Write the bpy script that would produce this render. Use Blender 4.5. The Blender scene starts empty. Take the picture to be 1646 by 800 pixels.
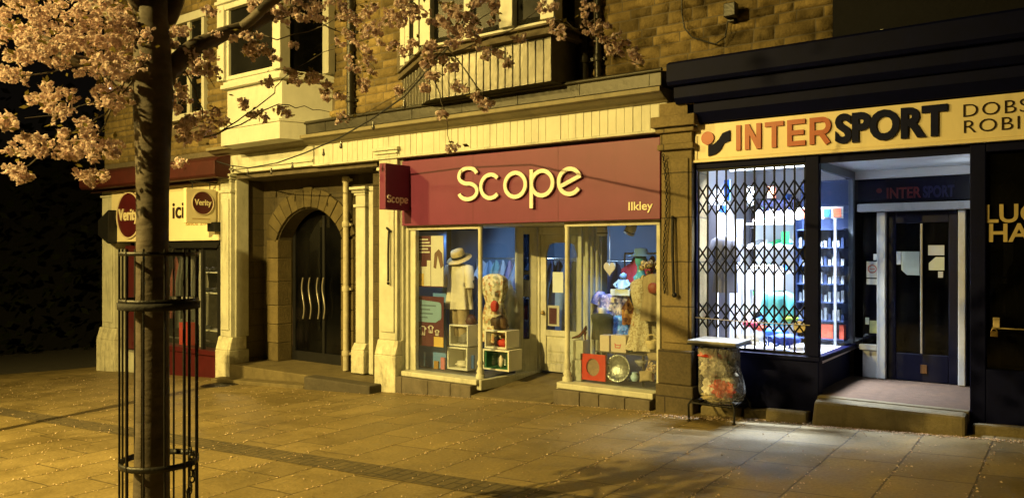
import bpy, bmesh, math, random
from mathutils import Vector, Matrix, noise
random.seed(7)
R = random.Random(11)
scene = bpy.context.scene
COL = scene.collection
rad = math.radians
# ------------------------------------------------------------------ camera model of the photograph (1646 x 800)
FPX, HOR, YAW, CZ, SLOPE = 1240.0, 405.0, rad(36), 1.66, 0.055
SN, CS = math.sin(YAW), math.cos(YAW)
def ray(px, py):
    u = (px - 823) / FPX; v = (HOR - py) / FPX
    return Vector((-SN + u * CS, CS + u * SN, v))
def at(px, py, Y):                       # point of the plane y = Y seen at that pixel of the photograph
    r = ray(px, py); t = Y / r.y
    return Vector((r.x * t, Y, CZ + r.z * t))
def deep(px, py, t):                     # point at depth t along the view axis
    r = ray(px, py); return Vector((r.x * t, r.y * t, CZ + r.z * t))
def X(px, Y): return at(px, HOR, Y).x
def Z(px, py, Y): return at(px, py, Y).z
def gz(x): return SLOPE * x              # street falls to the left

# ------------------------------------------------------------------ materials
MATS = {}
def _nodes(name):
    m = bpy.data.materials.new(name); m.use_nodes = True
    nt = m.node_tree; b = nt.nodes['Principled BSDF']
    MATS[name] = m
    return m, nt, nt.nodes, nt.links, b
def pm(name, col, rough=.7, var=.25, scale=6., bump=.15, bscale=None, metal=0., island=0., dirt=0., emit=None, spec=.4, stretch=(1, 1, 1)):
    """painted / plain surface: base colour broken up by two noises, bump, optional streaky dirt"""
    m, nt, N, L, b = _nodes(name)
    tc = N.new('ShaderNodeTexCoord'); mp = N.new('ShaderNodeMapping'); mp.inputs['Scale'].default_value = stretch
    L.new(tc.outputs['Object'], mp.inputs[0])
    n1 = N.new('ShaderNodeTexNoise'); n1.inputs['Scale'].default_value = scale; n1.inputs['Detail'].default_value = 6; n1.inputs['Roughness'].default_value = .65
    L.new(mp.outputs[0], n1.inputs['Vector'])
    rp = N.new('ShaderNodeMapRange'); rp.inputs['From Min'].default_value = .25; rp.inputs['From Max'].default_value = .75
    rp.inputs['To Min'].default_value = 1 - var; rp.inputs['To Max'].default_value = 1 + var * .6
    L.new(n1.outputs['Fac'], rp.inputs['Value'])
    val = rp.outputs[0]
    if island:
        g = N.new('ShaderNodeNewGeometry'); r2 = N.new('ShaderNodeMapRange')
        r2.inputs['To Min'].default_value = 1 - island; r2.inputs['To Max'].default_value = 1 + island
        L.new(g.outputs['Random Per Island'], r2.inputs['Value'])
        mu = N.new('ShaderNodeMath'); mu.operation = 'MULTIPLY'; L.new(val, mu.inputs[0]); L.new(r2.outputs[0], mu.inputs[1]); val = mu.outputs[0]
    if dirt:
        n3 = N.new('ShaderNodeTexNoise'); n3.inputs['Scale'].default_value = 2.2; n3.inputs['Detail'].default_value = 8; n3.inputs['Roughness'].default_value = .75
        m3 = N.new('ShaderNodeMapping'); m3.inputs['Scale'].default_value = (2.5, 2.5, .6); L.new(tc.outputs['Object'], m3.inputs[0]); L.new(m3.outputs[0], n3.inputs['Vector'])
        r3 = N.new('ShaderNodeMapRange'); r3.inputs['From Min'].default_value = .52; r3.inputs['From Max'].default_value = .72
        r3.inputs['To Min'].default_value = 1; r3.inputs['To Max'].default_value = 1 - dirt; L.new(n3.outputs['Fac'], r3.inputs['Value'])
        mu = N.new('ShaderNodeMath'); mu.operation = 'MULTIPLY'; L.new(val, mu.inputs[0]); L.new(r3.outputs[0], mu.inputs[1]); val = mu.outputs[0]
    vm = N.new('ShaderNodeVectorMath'); vm.operation = 'SCALE'; vm.inputs[0].default_value = col[:3]; L.new(val, vm.inputs['Scale'])
    L.new(vm.outputs[0], b.inputs['Base Color'])
    b.inputs['Roughness'].default_value = rough; b.inputs['Metallic'].default_value = metal; b.inputs['Specular IOR Level'].default_value = spec
    if bump:
        n2 = N.new('ShaderNodeTexNoise'); n2.inputs['Scale'].default_value = bscale or scale * 5; n2.inputs['Detail'].default_value = 5
        L.new(mp.outputs[0], n2.inputs['Vector'])
        bp = N.new('ShaderNodeBump'); bp.inputs['Strength'].default_value = bump; bp.inputs['Distance'].default_value = .02
        L.new(n2.outputs['Fac'], bp.inputs['Height']); L.new(bp.outputs[0], b.inputs['Normal'])
    if emit:
        L.new(vm.outputs[0], b.inputs['Emission Color']); b.inputs['Emission Strength'].default_value = emit
    return m
def glass(name, tint=(.9, .95, 1), refl=.9, haze=0., ior=1.38, rough=.03):
    m, nt, N, L, b = _nodes(name); N.remove(b)
    out = N['Material Output']
    tr = N.new('ShaderNodeBsdfTransparent'); tr.inputs[0].default_value = (*tint, 1)
    gl = N.new('ShaderNodeBsdfGlossy'); gl.inputs['Roughness'].default_value = rough; gl.inputs[0].default_value = (refl, refl, refl, 1)
    fr = N.new('ShaderNodeFresnel'); gg_ = N.new('ShaderNodeNewGeometry'); ir = N.new('ShaderNodeMapRange'); ir.inputs['To Min'].default_value = ior; ir.inputs['To Max'].default_value = 1 / ior
    L.new(gg_.outputs['Backfacing'], ir.inputs['Value']); L.new(ir.outputs[0], fr.inputs[0])   # same reflectance on both faces of a thin pane
    mx = N.new('ShaderNodeMixShader'); L.new(fr.outputs[0], mx.inputs[0]); L.new(tr.outputs[0], mx.inputs[1]); L.new(gl.outputs[0], mx.inputs[2])
    last = mx.outputs[0]
    n = N.new('ShaderNodeTexNoise'); n.inputs['Scale'].default_value = 3; n.inputs['Detail'].default_value = 7
    rp = N.new('ShaderNodeMapRange'); rp.inputs['From Min'].default_value = .4; rp.inputs['From Max'].default_value = .8; rp.inputs['To Min'].default_value = haze * .4; rp.inputs['To Max'].default_value = haze * 1.6 + .01
    L.new(n.outputs['Fac'], rp.inputs['Value'])
    df = N.new('ShaderNodeBsdfDiffuse'); df.inputs[0].default_value = (.5, .5, .48, 1)
    m2 = N.new('ShaderNodeMixShader'); L.new(rp.outputs[0], m2.inputs[0]); L.new(last, m2.inputs[1]); L.new(df.outputs[0], m2.inputs[2])
    L.new(m2.outputs[0], out.inputs['Surface'])
    return m
def emitter(name, col, s):
    m, nt, N, L, b = _nodes(name)
    n = N.new('ShaderNodeTexNoise'); n.inputs['Scale'].default_value = 2
    rp = N.new('ShaderNodeMapRange'); rp.inputs['To Min'].default_value = s * .9; rp.inputs['To Max'].default_value = s * 1.1; L.new(n.outputs['Fac'], rp.inputs['Value'])
    b.inputs['Base Color'].default_value = (*col, 1); b.inputs['Emission Color'].default_value = (*col, 1); L.new(rp.outputs[0], b.inputs['Emission Strength'])
    return m
def masonry(name, c1, c2, mortar, bw, bh, rough=.85, msize=.012, bump=.6, axes='xz', off=.5, dark=0., glossnoise=False, speck=0.):
    m, nt, N, L, b = _nodes(name)
    g = N.new('ShaderNodeNewGeometry'); sp = N.new('ShaderNodeSeparateXYZ'); L.new(g.outputs['Position'], sp.inputs[0])
    cb = N.new('ShaderNodeCombineXYZ')
    if axes == 'xz':
        ad = N.new('ShaderNodeMath'); L.new(sp.outputs[0], ad.inputs[0]); L.new(sp.outputs[1], ad.inputs[1]); L.new(ad.outputs[0], cb.inputs[0]); L.new(sp.outputs[2], cb.inputs[1])
    else:
        L.new(sp.outputs[1], cb.inputs[0]); L.new(sp.outputs[0], cb.inputs[1])
    # a little warp so that the joints are not ruled
    wn = N.new('ShaderNodeTexNoise'); wn.inputs['Scale'].default_value = 2.2; wn.inputs['Detail'].default_value = 3; L.new(cb.outputs[0], wn.inputs['Vector'])
    ws = N.new('ShaderNodeVectorMath'); ws.operation = 'SCALE'; ws.inputs['Scale'].default_value = .035; L.new(wn.outputs['Color'], ws.inputs[0])
    wa = N.new('ShaderNodeVectorMath'); L.new(cb.outputs[0], wa.inputs[0]); L.new(ws.outputs[0], wa.inputs[1])
    bt = N.new('ShaderNodeTexBrick'); bt.offset = off; bt.squash = 1.35; bt.squash_frequency = 3
    L.new(wa.outputs[0], bt.inputs['Vector'])
    for k, v in (('Color1', (*c1, 1)), ('Color2', (*c2, 1)), ('Mortar', (*mortar, 1)), ('Scale', 1.0), ('Mortar Size', msize), ('Mortar Smooth', .25), ('Bias', 0.), ('Brick Width', bw), ('Row Height', bh)):
        bt.inputs[k].default_value = v
    n1 = N.new('ShaderNodeTexNoise'); n1.inputs['Scale'].default_value = 1.3; n1.inputs['Detail'].default_value = 9; n1.inputs['Roughness'].default_value = .7
    L.new(g.outputs['Position'], n1.inputs['Vector'])
    rp = N.new('ShaderNodeMapRange'); rp.inputs['From Min'].default_value = .3; rp.inputs['From Max'].default_value = .7; rp.inputs['To Min'].default_value = .62 - dark; rp.inputs['To Max'].default_value = 1.18
    L.new(n1.outputs['Fac'], rp.inputs['Value'])
    n2 = N.new('ShaderNodeTexNoise'); n2.inputs['Scale'].default_value = 38; n2.inputs['Detail'].default_value = 5; L.new(g.outputs['Position'], n2.inputs['Vector'])
    r2 = N.new('ShaderNodeMapRange'); r2.inputs['From Min'].default_value = .3; r2.inputs['From Max'].default_value = .7; r2.inputs['To Min'].default_value = .8; r2.inputs['To Max'].default_value = 1.15; L.new(n2.outputs['Fac'], r2.inputs['Value'])
    mu = N.new('ShaderNodeMath'); mu.operation = 'MULTIPLY'; L.new(rp.outputs[0], mu.inputs[0]); L.new(r2.outputs[0], mu.inputs[1])
    vm = N.new('ShaderNodeVectorMath'); vm.operation = 'SCALE'; L.new(bt.outputs['Color'], vm.inputs[0]); L.new(mu.outputs[0], vm.inputs['Scale'])
    L.new(vm.outputs[0], b.inputs['Base Color']); b.inputs['Roughness'].default_value = rough
    if glossnoise:
        rr = N.new('ShaderNodeMapRange'); rr.inputs['From Min'].default_value = .35; rr.inputs['From Max'].default_value = .65; rr.inputs['To Min'].default_value = .42; rr.inputs['To Max'].default_value = .75
        L.new(n1.outputs['Fac'], rr.inputs['Value']); L.new(rr.outputs[0], b.inputs['Roughness'])
    h = N.new('ShaderNodeMath'); h.operation = 'MULTIPLY_ADD'; h.inputs[1].default_value = -1.0
    L.new(bt.outputs['Fac'], h.inputs[0])
    hn = N.new('ShaderNodeMath'); hn.operation = 'MULTIPLY'; hn.inputs[1].default_value = .45; L.new(n2.outputs['Fac'], hn.inputs[0]); L.new(hn.outputs[0], h.inputs[2])
    bp = N.new('ShaderNodeBump'); bp.inputs['Strength'].default_value = bump; bp.inputs['Distance'].default_value = .015
    L.new(h.outputs[0], bp.inputs['Height']); L.new(bp.outputs[0], b.inputs['Normal'])
    return m
def petal(name, c1, c2, transl=.35, em=0):
    m, nt, N, L, b = _nodes(name); N.remove(b); out = N['Material Output']
    g = N.new('ShaderNodeNewGeometry'); mx = N.new('ShaderNodeMix'); mx.data_type = 'RGBA'
    L.new(g.outputs['Random Per Island'], mx.inputs[0]); mx.inputs[6].default_value = (*c1, 1); mx.inputs[7].default_value = (*c2, 1)
    d = N.new('ShaderNodeBsdfDiffuse'); t = N.new('ShaderNodeBsdfTranslucent'); L.new(mx.outputs[2], d.inputs[0]); L.new(mx.outputs[2], t.inputs[0])
    s = N.new('ShaderNodeMixShader'); s.inputs[0].default_value = transl; L.new(d.outputs[0], s.inputs[1]); L.new(t.outputs[0], s.inputs[2]); L.new(s.outputs[0], out.inputs['Surface'])
    return m
def film(name, col, alpha):
    m, nt, N, L, b = _nodes(name)
    n = N.new('ShaderNodeTexNoise'); n.inputs['Scale'].default_value = 7; n.inputs['Detail'].default_value = 6; n.inputs['Distortion'].default_value = 1.5
    tc = N.new('ShaderNodeTexCoord'); mp = N.new('ShaderNodeMapping'); mp.inputs['Scale'].default_value = (2, 2, .7); L.new(tc.outputs['Object'], mp.inputs[0]); L.new(mp.outputs[0], n.inputs['Vector'])
    rp = N.new('ShaderNodeMapRange'); rp.inputs['From Min'].default_value = .35; rp.inputs['From Max'].default_value = .7; rp.inputs['To Min'].default_value = alpha * .5; rp.inputs['To Max'].default_value = min(1, alpha * 2.0)
    L.new(n.outputs['Fac'], rp.inputs['Value']); L.new(rp.outputs[0], b.inputs['Alpha'])
    b.inputs['Base Color'].default_value = (*col, 1); b.inputs['Roughness'].default_value = .22
    bp = N.new('ShaderNodeBump'); bp.inputs['Strength'].default_value = .9; bp.inputs['Distance'].default_value = .05; L.new(n.outputs['Fac'], bp.inputs['Height']); L.new(bp.outputs[0], b.inputs['Normal'])
    return m
def patchy(name, cols, scale=9, rough=.8, bump=.2):
    """printed or sequinned cloth: voronoi cells in several colours"""
    m, nt, N, L, b = _nodes(name)
    tc = N.new('ShaderNodeTexCoord'); v = N.new('ShaderNodeTexVoronoi'); v.inputs['Scale'].default_value = scale; L.new(tc.outputs['Object'], v.inputs['Vector'])
    sp = N.new('ShaderNodeSeparateColor'); L.new(v.outputs['Color'], sp.inputs[0])
    cr = N.new('ShaderNodeValToRGB'); cr.color_ramp.interpolation = 'CONSTANT'
    el = cr.color_ramp.elements
    while len(el) < len(cols): el.new(.5)
    for i, c in enumerate(cols): el[i].position = i / len(cols); el[i].color = (*c, 1)
    L.new(sp.outputs[0], cr.inputs[0]); L.new(cr.outputs[0], b.inputs['Base Color']); b.inputs['Roughness'].default_value = rough
    bp = N.new('ShaderNodeBump'); bp.inputs['Strength'].default_value = bump; bp.inputs['Distance'].default_value = .01; L.new(v.outputs['Distance'], bp.inputs['Height']); L.new(bp.outputs[0], b.inputs['Normal'])
    return m

# ------------------------------------------------------------------ mesh builder
ORG = {}
class MB:
    def __init__(s): s.v = []; s.f = []; s.sm = []
    def add(s, vs, fs, smooth=False):
        o = len(s.v); s.v += [tuple(p) for p in vs]; s.f += [tuple(i + o for i in f) for f in fs]; s.sm += [smooth] * len(fs); return s
    def box(s, x0, x1, y0, y1, z0, z1):
        if x0 > x1: x0, x1 = x1, x0
        if y0 > y1: y0, y1 = y1, y0
        if z0 > z1: z0, z1 = z1, z0
        return s.add([(x0, y0, z0), (x1, y0, z0), (x1, y1, z0), (x0, y1, z0), (x0, y0, z1), (x1, y0, z1), (x1, y1, z1), (x0, y1, z1)],
                     [(0, 3, 2, 1), (4, 5, 6, 7), (0, 1, 5, 4), (1, 2, 6, 5), (2, 3, 7, 6), (3, 0, 4, 7)])
    def hexa(s, b, t):                                   # bottom 4 and top 4 points, anticlockwise from above
        return s.add(list(b) + list(t), [(0, 3, 2, 1), (4, 5, 6, 7), (0, 1, 5, 4), (1, 2, 6, 5), (2, 3, 7, 6), (3, 0, 4, 7)])
    def wall(s, a, b, th, z0, z1):                       # upright slab from a to b (x, y), thickness to the left of a->b
        a = Vector((a[0], a[1])); b = Vector((b[0], b[1])); d = (b - a).normalized(); n = Vector((-d.y, d.x)) * th
        q = [a, b, b + n, a + n]
        return s.hexa([(p.x, p.y, z0) for p in q], [(p.x, p.y, z1) for p in q])
    def prism(s, poly, y0, y1):                          # polygon in x,z extruded along y (anticlockwise seen from -y)
        n = len(poly)
        return s.add([(x, y0, z) for x, z in poly] + [(x, y1, z) for x, z in poly],
                     [tuple(range(n)), tuple(range(2 * n - 1, n - 1, -1))] + [((i + 1) % n, i, i + n, (i + 1) % n + n) for i in range(n)])
    def prism_x(s, poly, x0, x1):                        # polygon in y,z along x
        n = len(poly)
        return s.add([(x0, y, z) for y, z in poly] + [(x1, y, z) for y, z in poly],
                     [tuple(range(n - 1, -1, -1)), tuple(range(n, 2 * n))] + [(i, (i + 1) % n, (i + 1) % n + n, i + n) for i in range(n)])
    def prism_z(s, poly, z0, z1):
        n = len(poly)
        return s.add([(x, y, z0) for x, y in poly] + [(x, y, z1) for x, y in poly],
                     [tuple(range(n - 1, -1, -1)), tuple(range(n, 2 * n))] + [(i, (i + 1) % n, (i + 1) % n + n, i + n) for i in range(n)])
    def tube(s, pts, r, n=8, caps=True):
        pts = [Vector(p) for p in pts]; k = len(pts); rs = r if isinstance(r, (list, tuple)) else [r] * k
        vs = []; up = Vector((0, 0, 1)); prev = None
        for i, p in enumerate(pts):
            d = (pts[min(i + 1, k - 1)] - pts[max(i - 1, 0)]).normalized()
            if prev is None:
                a = d.cross(up)
                if a.length < .05: a = d.cross(Vector((1, 0, 0)))
            else: a = prev - d * prev.dot(d)
            a.normalize(); prev = a; c = d.cross(a)
            vs += [p + (a * math.cos(2 * math.pi * j / n) + c * math.sin(2 * math.pi * j / n)) * rs[i] for j in range(n)]
        fs = [(i * n + j, i * n + (j + 1) % n, (i + 1) * n + (j + 1) % n, (i + 1) * n + j) for i in range(k - 1) for j in range(n)]
        s.add(vs, fs, True)
        if caps: s.add(vs[:n], [tuple(range(n - 1, -1, -1))]); s.add(vs[-n:], [tuple(range(n))])
        return s
    def lathe(s, prof, c, n=20, cap=True):
        vs = [(c[0] + r * math.cos(2 * math.pi * j / n), c[1] + r * math.sin(2 * math.pi * j / n), c[2] + z) for r, z in prof for j in range(n)]
        fs = [(i * n + j, i * n + (j + 1) % n, (i + 1) * n + (j + 1) % n, (i + 1) * n + j) for i in range(len(prof) - 1) for j in range(n)]
        s.add(vs, fs, True)
        if cap: s.add(vs[:n], [tuple(range(n - 1, -1, -1))]); s.add(vs[-n:], [tuple(range(n))])
        return s
    def loft(s, levels, n=28, folds=0, amp=0., seed=0, sq=2.):   # levels: (z, cx, cy, rx, ry); a garment, torso, bag ...
        r = random.Random(seed); ph = r.random() * 6; vs = []
        for i, (z, cx, cy, rx, ry) in enumerate(levels):
            t = i / max(1, len(levels) - 1)
            for j in range(n):
                a = 2 * math.pi * j / n; ca, sa = math.cos(a), math.sin(a)
                q_ = .25 + .75 * t; k = 1 + (amp * q_ * math.sin(folds * a + ph + 1.3 * t) + amp * .6 * q_ * math.sin(round(folds * 1.7) * a + 2 * ph - 2 * t) + amp * .5 * noise.noise(Vector((ca * 2.5, sa * 2.5, z * 9 + ph))) if folds else 0)
                e = 2 / sq
                vs.append((cx + rx * k * math.copysign(abs(ca) ** e, ca), cy + ry * k * math.copysign(abs(sa) ** e, sa), z))
        m = len(levels)
        fs = [(i * n + j, i * n + (j + 1) % n, (i + 1) * n + (j + 1) % n, (i + 1) * n + j) for i in range(m - 1) for j in range(n)]
        s.add(vs, fs, True); s.add(vs[:n], [tuple(range(n - 1, -1, -1))]); s.add(vs[-n:], [tuple(range(n))]); return s
    def ball(s, c, r, n=12, rough=0., seed=0):
        r = r if isinstance(r, (tuple, list)) else (r, r, r); vs = []; m = n // 2 + 1
        for i in range(m + 1):
            th = math.pi * i / m
            for j in range(n):
                a = 2 * math.pi * j / n
                d = Vector((math.sin(th) * math.cos(a), math.sin(th) * math.sin(a), math.cos(th)))
                k = 1 + (rough * noise.noise(d * 2.3 + Vector((seed * 3.1, seed, 0))) if rough else 0)
                vs.append((c[0] + d.x * r[0] * k, c[1] + d.y * r[1] * k, c[2] + d.z * r[2] * k))
        fs = [(i * n + j, (i + 1) * n + j, (i + 1) * n + (j + 1) % n, i * n + (j + 1) % n) for i in range(m) for j in range(n)]
        return s.add(vs, fs, True)
    def torus(s, c, R_, r, ax=(0, 0, 1), n=24, k=8, squash=1.):
        q = Vector((0, 0, 1)).rotation_difference(Vector(ax)); vs = []
        for i in range(n):
            a = 2 * math.pi * i / n
            for j in range(k):
                b = 2 * math.pi * j / k
                p = Vector(((R_ + r * math.cos(b)) * math.cos(a), (R_ + r * math.cos(b)) * math.sin(a) * squash, r * math.sin(b)))
                vs.append(Vector(c) + q @ p)
        return s.add(vs, [(i * k + j, ((i + 1) % n) * k + j, ((i + 1) % n) * k + (j + 1) % k, i * k + (j + 1) % k) for i in range(n) for j in range(k)], True)
    def ribbon(s, pts, h, fn, d0, d1, closed=False):     # flat stroke of half width h; fn(u, v, depth) -> world
        P = [Vector(p) for p in pts]; k = len(P); Lf, Rt = [], []
        for i in range(k):
            a = P[(i - 1) % k] if closed or i else P[i]; b = P[(i + 1) % k] if closed or i < k - 1 else P[i]
            d1_ = (P[i] - a); d2_ = (b - P[i])
            if d1_.length < 1e-6: d1_ = d2_
            if d2_.length < 1e-6: d2_ = d1_
            d1_, d2_ = d1_.normalized(), d2_.normalized()
            t = (d1_ + d2_)
            t = t.normalized() if t.length > 1e-4 else d1_
            nn = Vector((-t.y, t.x)); m = h / max(.35, nn.dot(Vector((-d1_.y, d1_.x))))
            Lf.append(P[i] + nn * m); Rt.append(P[i] - nn * m)
        vs = [fn(p.x, p.y, d0) for p in Lf] + [fn(p.x, p.y, d0) for p in Rt] + [fn(p.x, p.y, d1) for p in Lf] + [fn(p.x, p.y, d1) for p in Rt]
        fs = []
        for i in range(k if closed else k - 1):
            j = (i + 1) % k
            fs += [(i + 2 * k, j + 2 * k, j + 3 * k, i + 3 * k)[::-1], (i, j, j + 2 * k, i + 2 * k)[::-1], (i + k, i + 3 * k, j + 3 * k, j + k)[::-1]]
        if not closed:
            fs += [(0, 2 * k, 3 * k, k), (k - 1, 2 * k - 1, 4 * k - 1, 3 * k - 1)]
        return s.add(vs, fs)
    def build(s, name, mat, parent=None, bevel=0., seg=2, loc=None):
        me = bpy.data.meshes.new(name); me.from_pydata(s.v, [], s.f); me.polygons.foreach_set('use_smooth', s.sm); me.validate(); me.update(); _bm = bmesh.new(); _bm.from_mesh(me); bmesh.ops.recalc_face_normals(_bm, faces=_bm.faces); _bm.to_mesh(me); _bm.free()
        o = bpy.data.objects.new(name, me); COL.objects.link(o); me.materials.append(mat)
        if parent is not None:
            org = ORG[parent.name]; o.parent = parent; ORG[o.name] = org
        else:
            if loc is None:
                xs = [p[0] for p in s.v]; ys = [p[1] for p in s.v]; loc = Vector(((min(xs) + max(xs)) / 2, (min(ys) + max(ys)) / 2, min(p[2] for p in s.v)))
            org = Vector(loc); o.location = org; ORG[o.name] = org
        me.transform(Matrix.Translation(-org))
        if bevel:
            b = o.modifiers.new('bevel', 'BEVEL'); b.width = bevel; b.segments = seg; b.limit_method = 'ANGLE'; b.angle_limit = rad(40); b.harden_normals = False
        return o
def tag(o, label=None, cat=None, group=None, kind=None):
    if label: o['label'] = label
    if cat: o['category'] = cat
    if group: o['group'] = group
    if kind: o['kind'] = kind
    return o
def thing(name, label, cat, loc=(0, 0, 0), group=None):
    o = bpy.data.objects.new(name, None); COL.objects.link(o); o.location = loc; o.empty_display_size = .1
    ORG[o.name] = Vector(loc); return tag(o, label, cat, group)
def dup(root, loc, label=None, rotz=0., scale=None, mats=None):
    def cp(o, par):
        c = o.copy(); COL.objects.link(c)
        if par is not None: c.parent = par
        for ch in list(o.children): cp(ch, c)
        return c
    c = cp(root, None); c.location = loc; c.rotation_euler = (0, 0, rotz)
    if scale: c.scale = scale
    if label: c['label'] = label
    return c
# ------------------------------------------------------------------ lettering
def face(x, y, z):                                       # map lettering on a wall that faces the street: u -> x, v -> z, depth -> -y
    return lambda u, v, d: (x + u, y - d, z + v)
def side(x, y, z):                                       # lettering on a board that faces right (+x): u runs inwards (+y)
    return lambda u, v, d: (x + d, y + u, z + v)
def text(mb, s, fn, cap, depth=.012, bold=0., sx=1., space=1., width=None):
    cu = bpy.data.curves.new('lettering', 'FONT'); cu.body = s; cu.size = 1; cu.extrude = .5; cu.offset = bold; cu.space_character = space; cu.resolution_u = 4
    ob = bpy.data.objects.new('lettering', cu); COL.objects.link(ob)
    dg = bpy.context.evaluated_depsgraph_get(); me = bpy.data.meshes.new_from_object(ob.evaluated_get(dg))
    vs = [v.co.copy() for v in me.vertices]; fs = [tuple(p.vertices) for p in me.polygons]
    bpy.data.objects.remove(ob); bpy.data.curves.remove(cu); bpy.data.meshes.remove(me)
    k = cap / .728
    x0 = min(v.x for v in vs); x1 = max(v.x for v in vs)
    kx = width / (x1 - x0) if width else k * sx
    mb.add([fn((v.x - x0) * kx, v.y * k, (v.z + .5) * depth) for v in vs], fs)
    return (x1 - x0) * kx
def arc(cx, cy, rx, ry, a0, a1, n=20):
    return [(cx + rx * math.cos(rad(a0 + (a1 - a0) * i / n)), cy + ry * math.sin(rad(a0 + (a1 - a0) * i / n))) for i in range(n + 1)]
def round_letters(mb, word, boxes, fn, xh, h, depth):
    """rounded sans of even stroke; boxes = (left, right) of each letter, xh = x-height"""
    for i, (ch, (l, r)) in enumerate(zip(word, boxes)):
        w = (r - l) / 2 - h; cx = (l + r) / 2; ry = xh / 2 - h; cy = xh / 2; d = depth + .0015 * (i % 2)
        if ch == 'S':
            top = xh * 1.31 - h; q = (top - h) / 4
            pts = arc(cx, top - q, w, q, 15, 265, 24) + arc(cx, h + q, w, q, 85, -165, 24)
            mb.ribbon(pts, h, fn, 0, d)
        elif ch == 'c': mb.ribbon(arc(cx, cy, w, ry, 42, 318, 30), h, fn, 0, d)
        elif ch == 'o': mb.ribbon(arc(cx, cy, w, ry, 0, 360, 36)[:-1], h, fn, 0, d, True)
        elif ch == 'p':
            mb.ribbon(arc(cx, cy, w, ry, 0, 360, 36)[:-1], h, fn, 0, d, True)
            mb.ribbon([(l + h, xh), (l + h, -xh * .36)], h, fn, 0, d + .002)
        elif ch == 'e':
            mb.ribbon(arc(cx, cy, w, ry, 22, 325, 34), h, fn, 0, d)
            mb.ribbon([(cx - w * .93, cy - ry * .40), (cx + w * .95 + h * .5, cy + ry * .42)], h * .95, fn, 0, d + .002)
# ------------------------------------------------------------------ materials used
cream = pm('cream_paint', (.55, .55, .46), .55, .22, 3, .2, 30, dirt=.55)
cream2 = pm('cream_board_paint', (.56, .55, .46), .5, .14, 2.5, .1, 26, dirt=.22)
white = pm('white_paint', (.55, .55, .49), .45, .12, 4, .08, dirt=.15)
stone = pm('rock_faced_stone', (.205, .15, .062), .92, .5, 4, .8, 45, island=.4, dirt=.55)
ashlar = masonry('shaded_ashlar', (.085, .066, .03), (.065, .05, .024), (.04, .032, .016), .55, .30, msize=.008, bump=.35)  # base colour darkened to carry the shade inside the archway recess
kerbstone = pm('worn_step_stone', (.15, .12, .06), .75, .35, 4, .4, 40, dirt=.4)
pierstone = masonry('pier_stone', (.22, .17, .08), (.18, .135, .065), (.08, .06, .03), .9, .52, msize=.01, bump=.4)
mortar = pm('mortar', (.14, .115, .08), .95, .3, 8, .4)
paving = masonry('paving_slabs', (.245, .185, .075), (.195, .148, .062), (.085, .062, .026), .86, .56, rough=.62, msize=.009, bump=.5, axes='yx', off=.37, glossnoise=True)
setts = masonry('dark_setts', (.115, .088, .042), (.09, .07, .035), (.05, .04, .02), .22, .11, msize=.01, bump=.6, axes='yx')
tarmac = pm('tarmac', (.05, .046, .04), .85, .3, 5, .5, 90)
lead = pm('dull_lead', (.11, .104, .085), .33, .4, 3, .25, 14, metal=.4, dirt=.4)
gutterlead = pm('dark_gutter_lead', (.038, .034, .024), .42, .4, 2.5, .25, 12, metal=.2, dirt=.4)
darkstone = pm('sooty_stone', (.11, .09, .06), .9, .4, 6, .5)
gateblack = pm('gate_black', (.004, .004, .005), .5, .3, 9, .1, spec=.15)
blackpaint = pm('black_paint', (.014, .014, .015), .38, .3, 8, .15)
iron = pm('wrought_iron', (.018, .017, .016), .45, .35, 12, .2, metal=.3)
navy = pm('navy_paint', (.0014, .0026, .026), .6, .3, 5, .06, dirt=.2, spec=.10)
navyblack = pm('dark_navy_render', (.002, .0022, .006), .9, .3, 4, .3)
burg = pm('burgundy_sign', (.155, .0225, .075), .45, .12, 2, .03, dirt=.12)
doornavy = pm('dark_door_paint', (.0016, .0022, .013), .45, .3, 5, .06, spec=.25)
maroon = pm('maroon_paint', (.075, .008, .012), .45, .25, 4, .08)
redawn = pm('faded_red_board', (.055, .008, .007), .6, .35, 4, .15, dirt=.3)
signcream = pm('sign_cream', (.78, .70, .47), .45, .08, 2, .03)
signyel = pm('sign_yellow_cream', (.80, .69, .42), .38, .1, 1.5, .03, dirt=.12)
orange = pm('orange_letter', (.42, .085, .02), .4, .12, 5, .03)
inkblue = pm('ink_blue_letter', (.006, .008, .035), .6, .2, 5, .03, spec=.1)
inkdark = pm('dark_brown_letter', (.025, .014, .01), .6, .2, 5, .03, spec=.15)
goldlet = pm('gold_letter', (.42, .33, .14), .45, .2, 6, .05)
greyblue = pm('blue_grey_wall', (.17, .21, .27), .7, .12, 2, .05)
shopfloor = pm('shop_floor', (.12, .11, .10), .6, .3, 5, .1)
dark = pm('dark_interior', (.02, .018, .018), .8, .4, 4, .1)
glassm = glass('shop_glass', (.94, .97, 1), .9, .018)
glassd = glass('dark_glass', (.30, .31, .36), .9, .004)
glassx = glass('sports_glass', (.95, .97, 1), .8, .006)
pipe = pm('pipe_paint', (.02, .018, .014), .4, .4, 9, .2)
creampipe = pm('cream_pipe_paint', (.50, .46, .34), .5, .3, 9, .15, dirt=.4)
panewin = glass('upstairs_glass', (.10, .10, .10), .35, .006, rough=.3)
Y0 = 8.5

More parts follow.
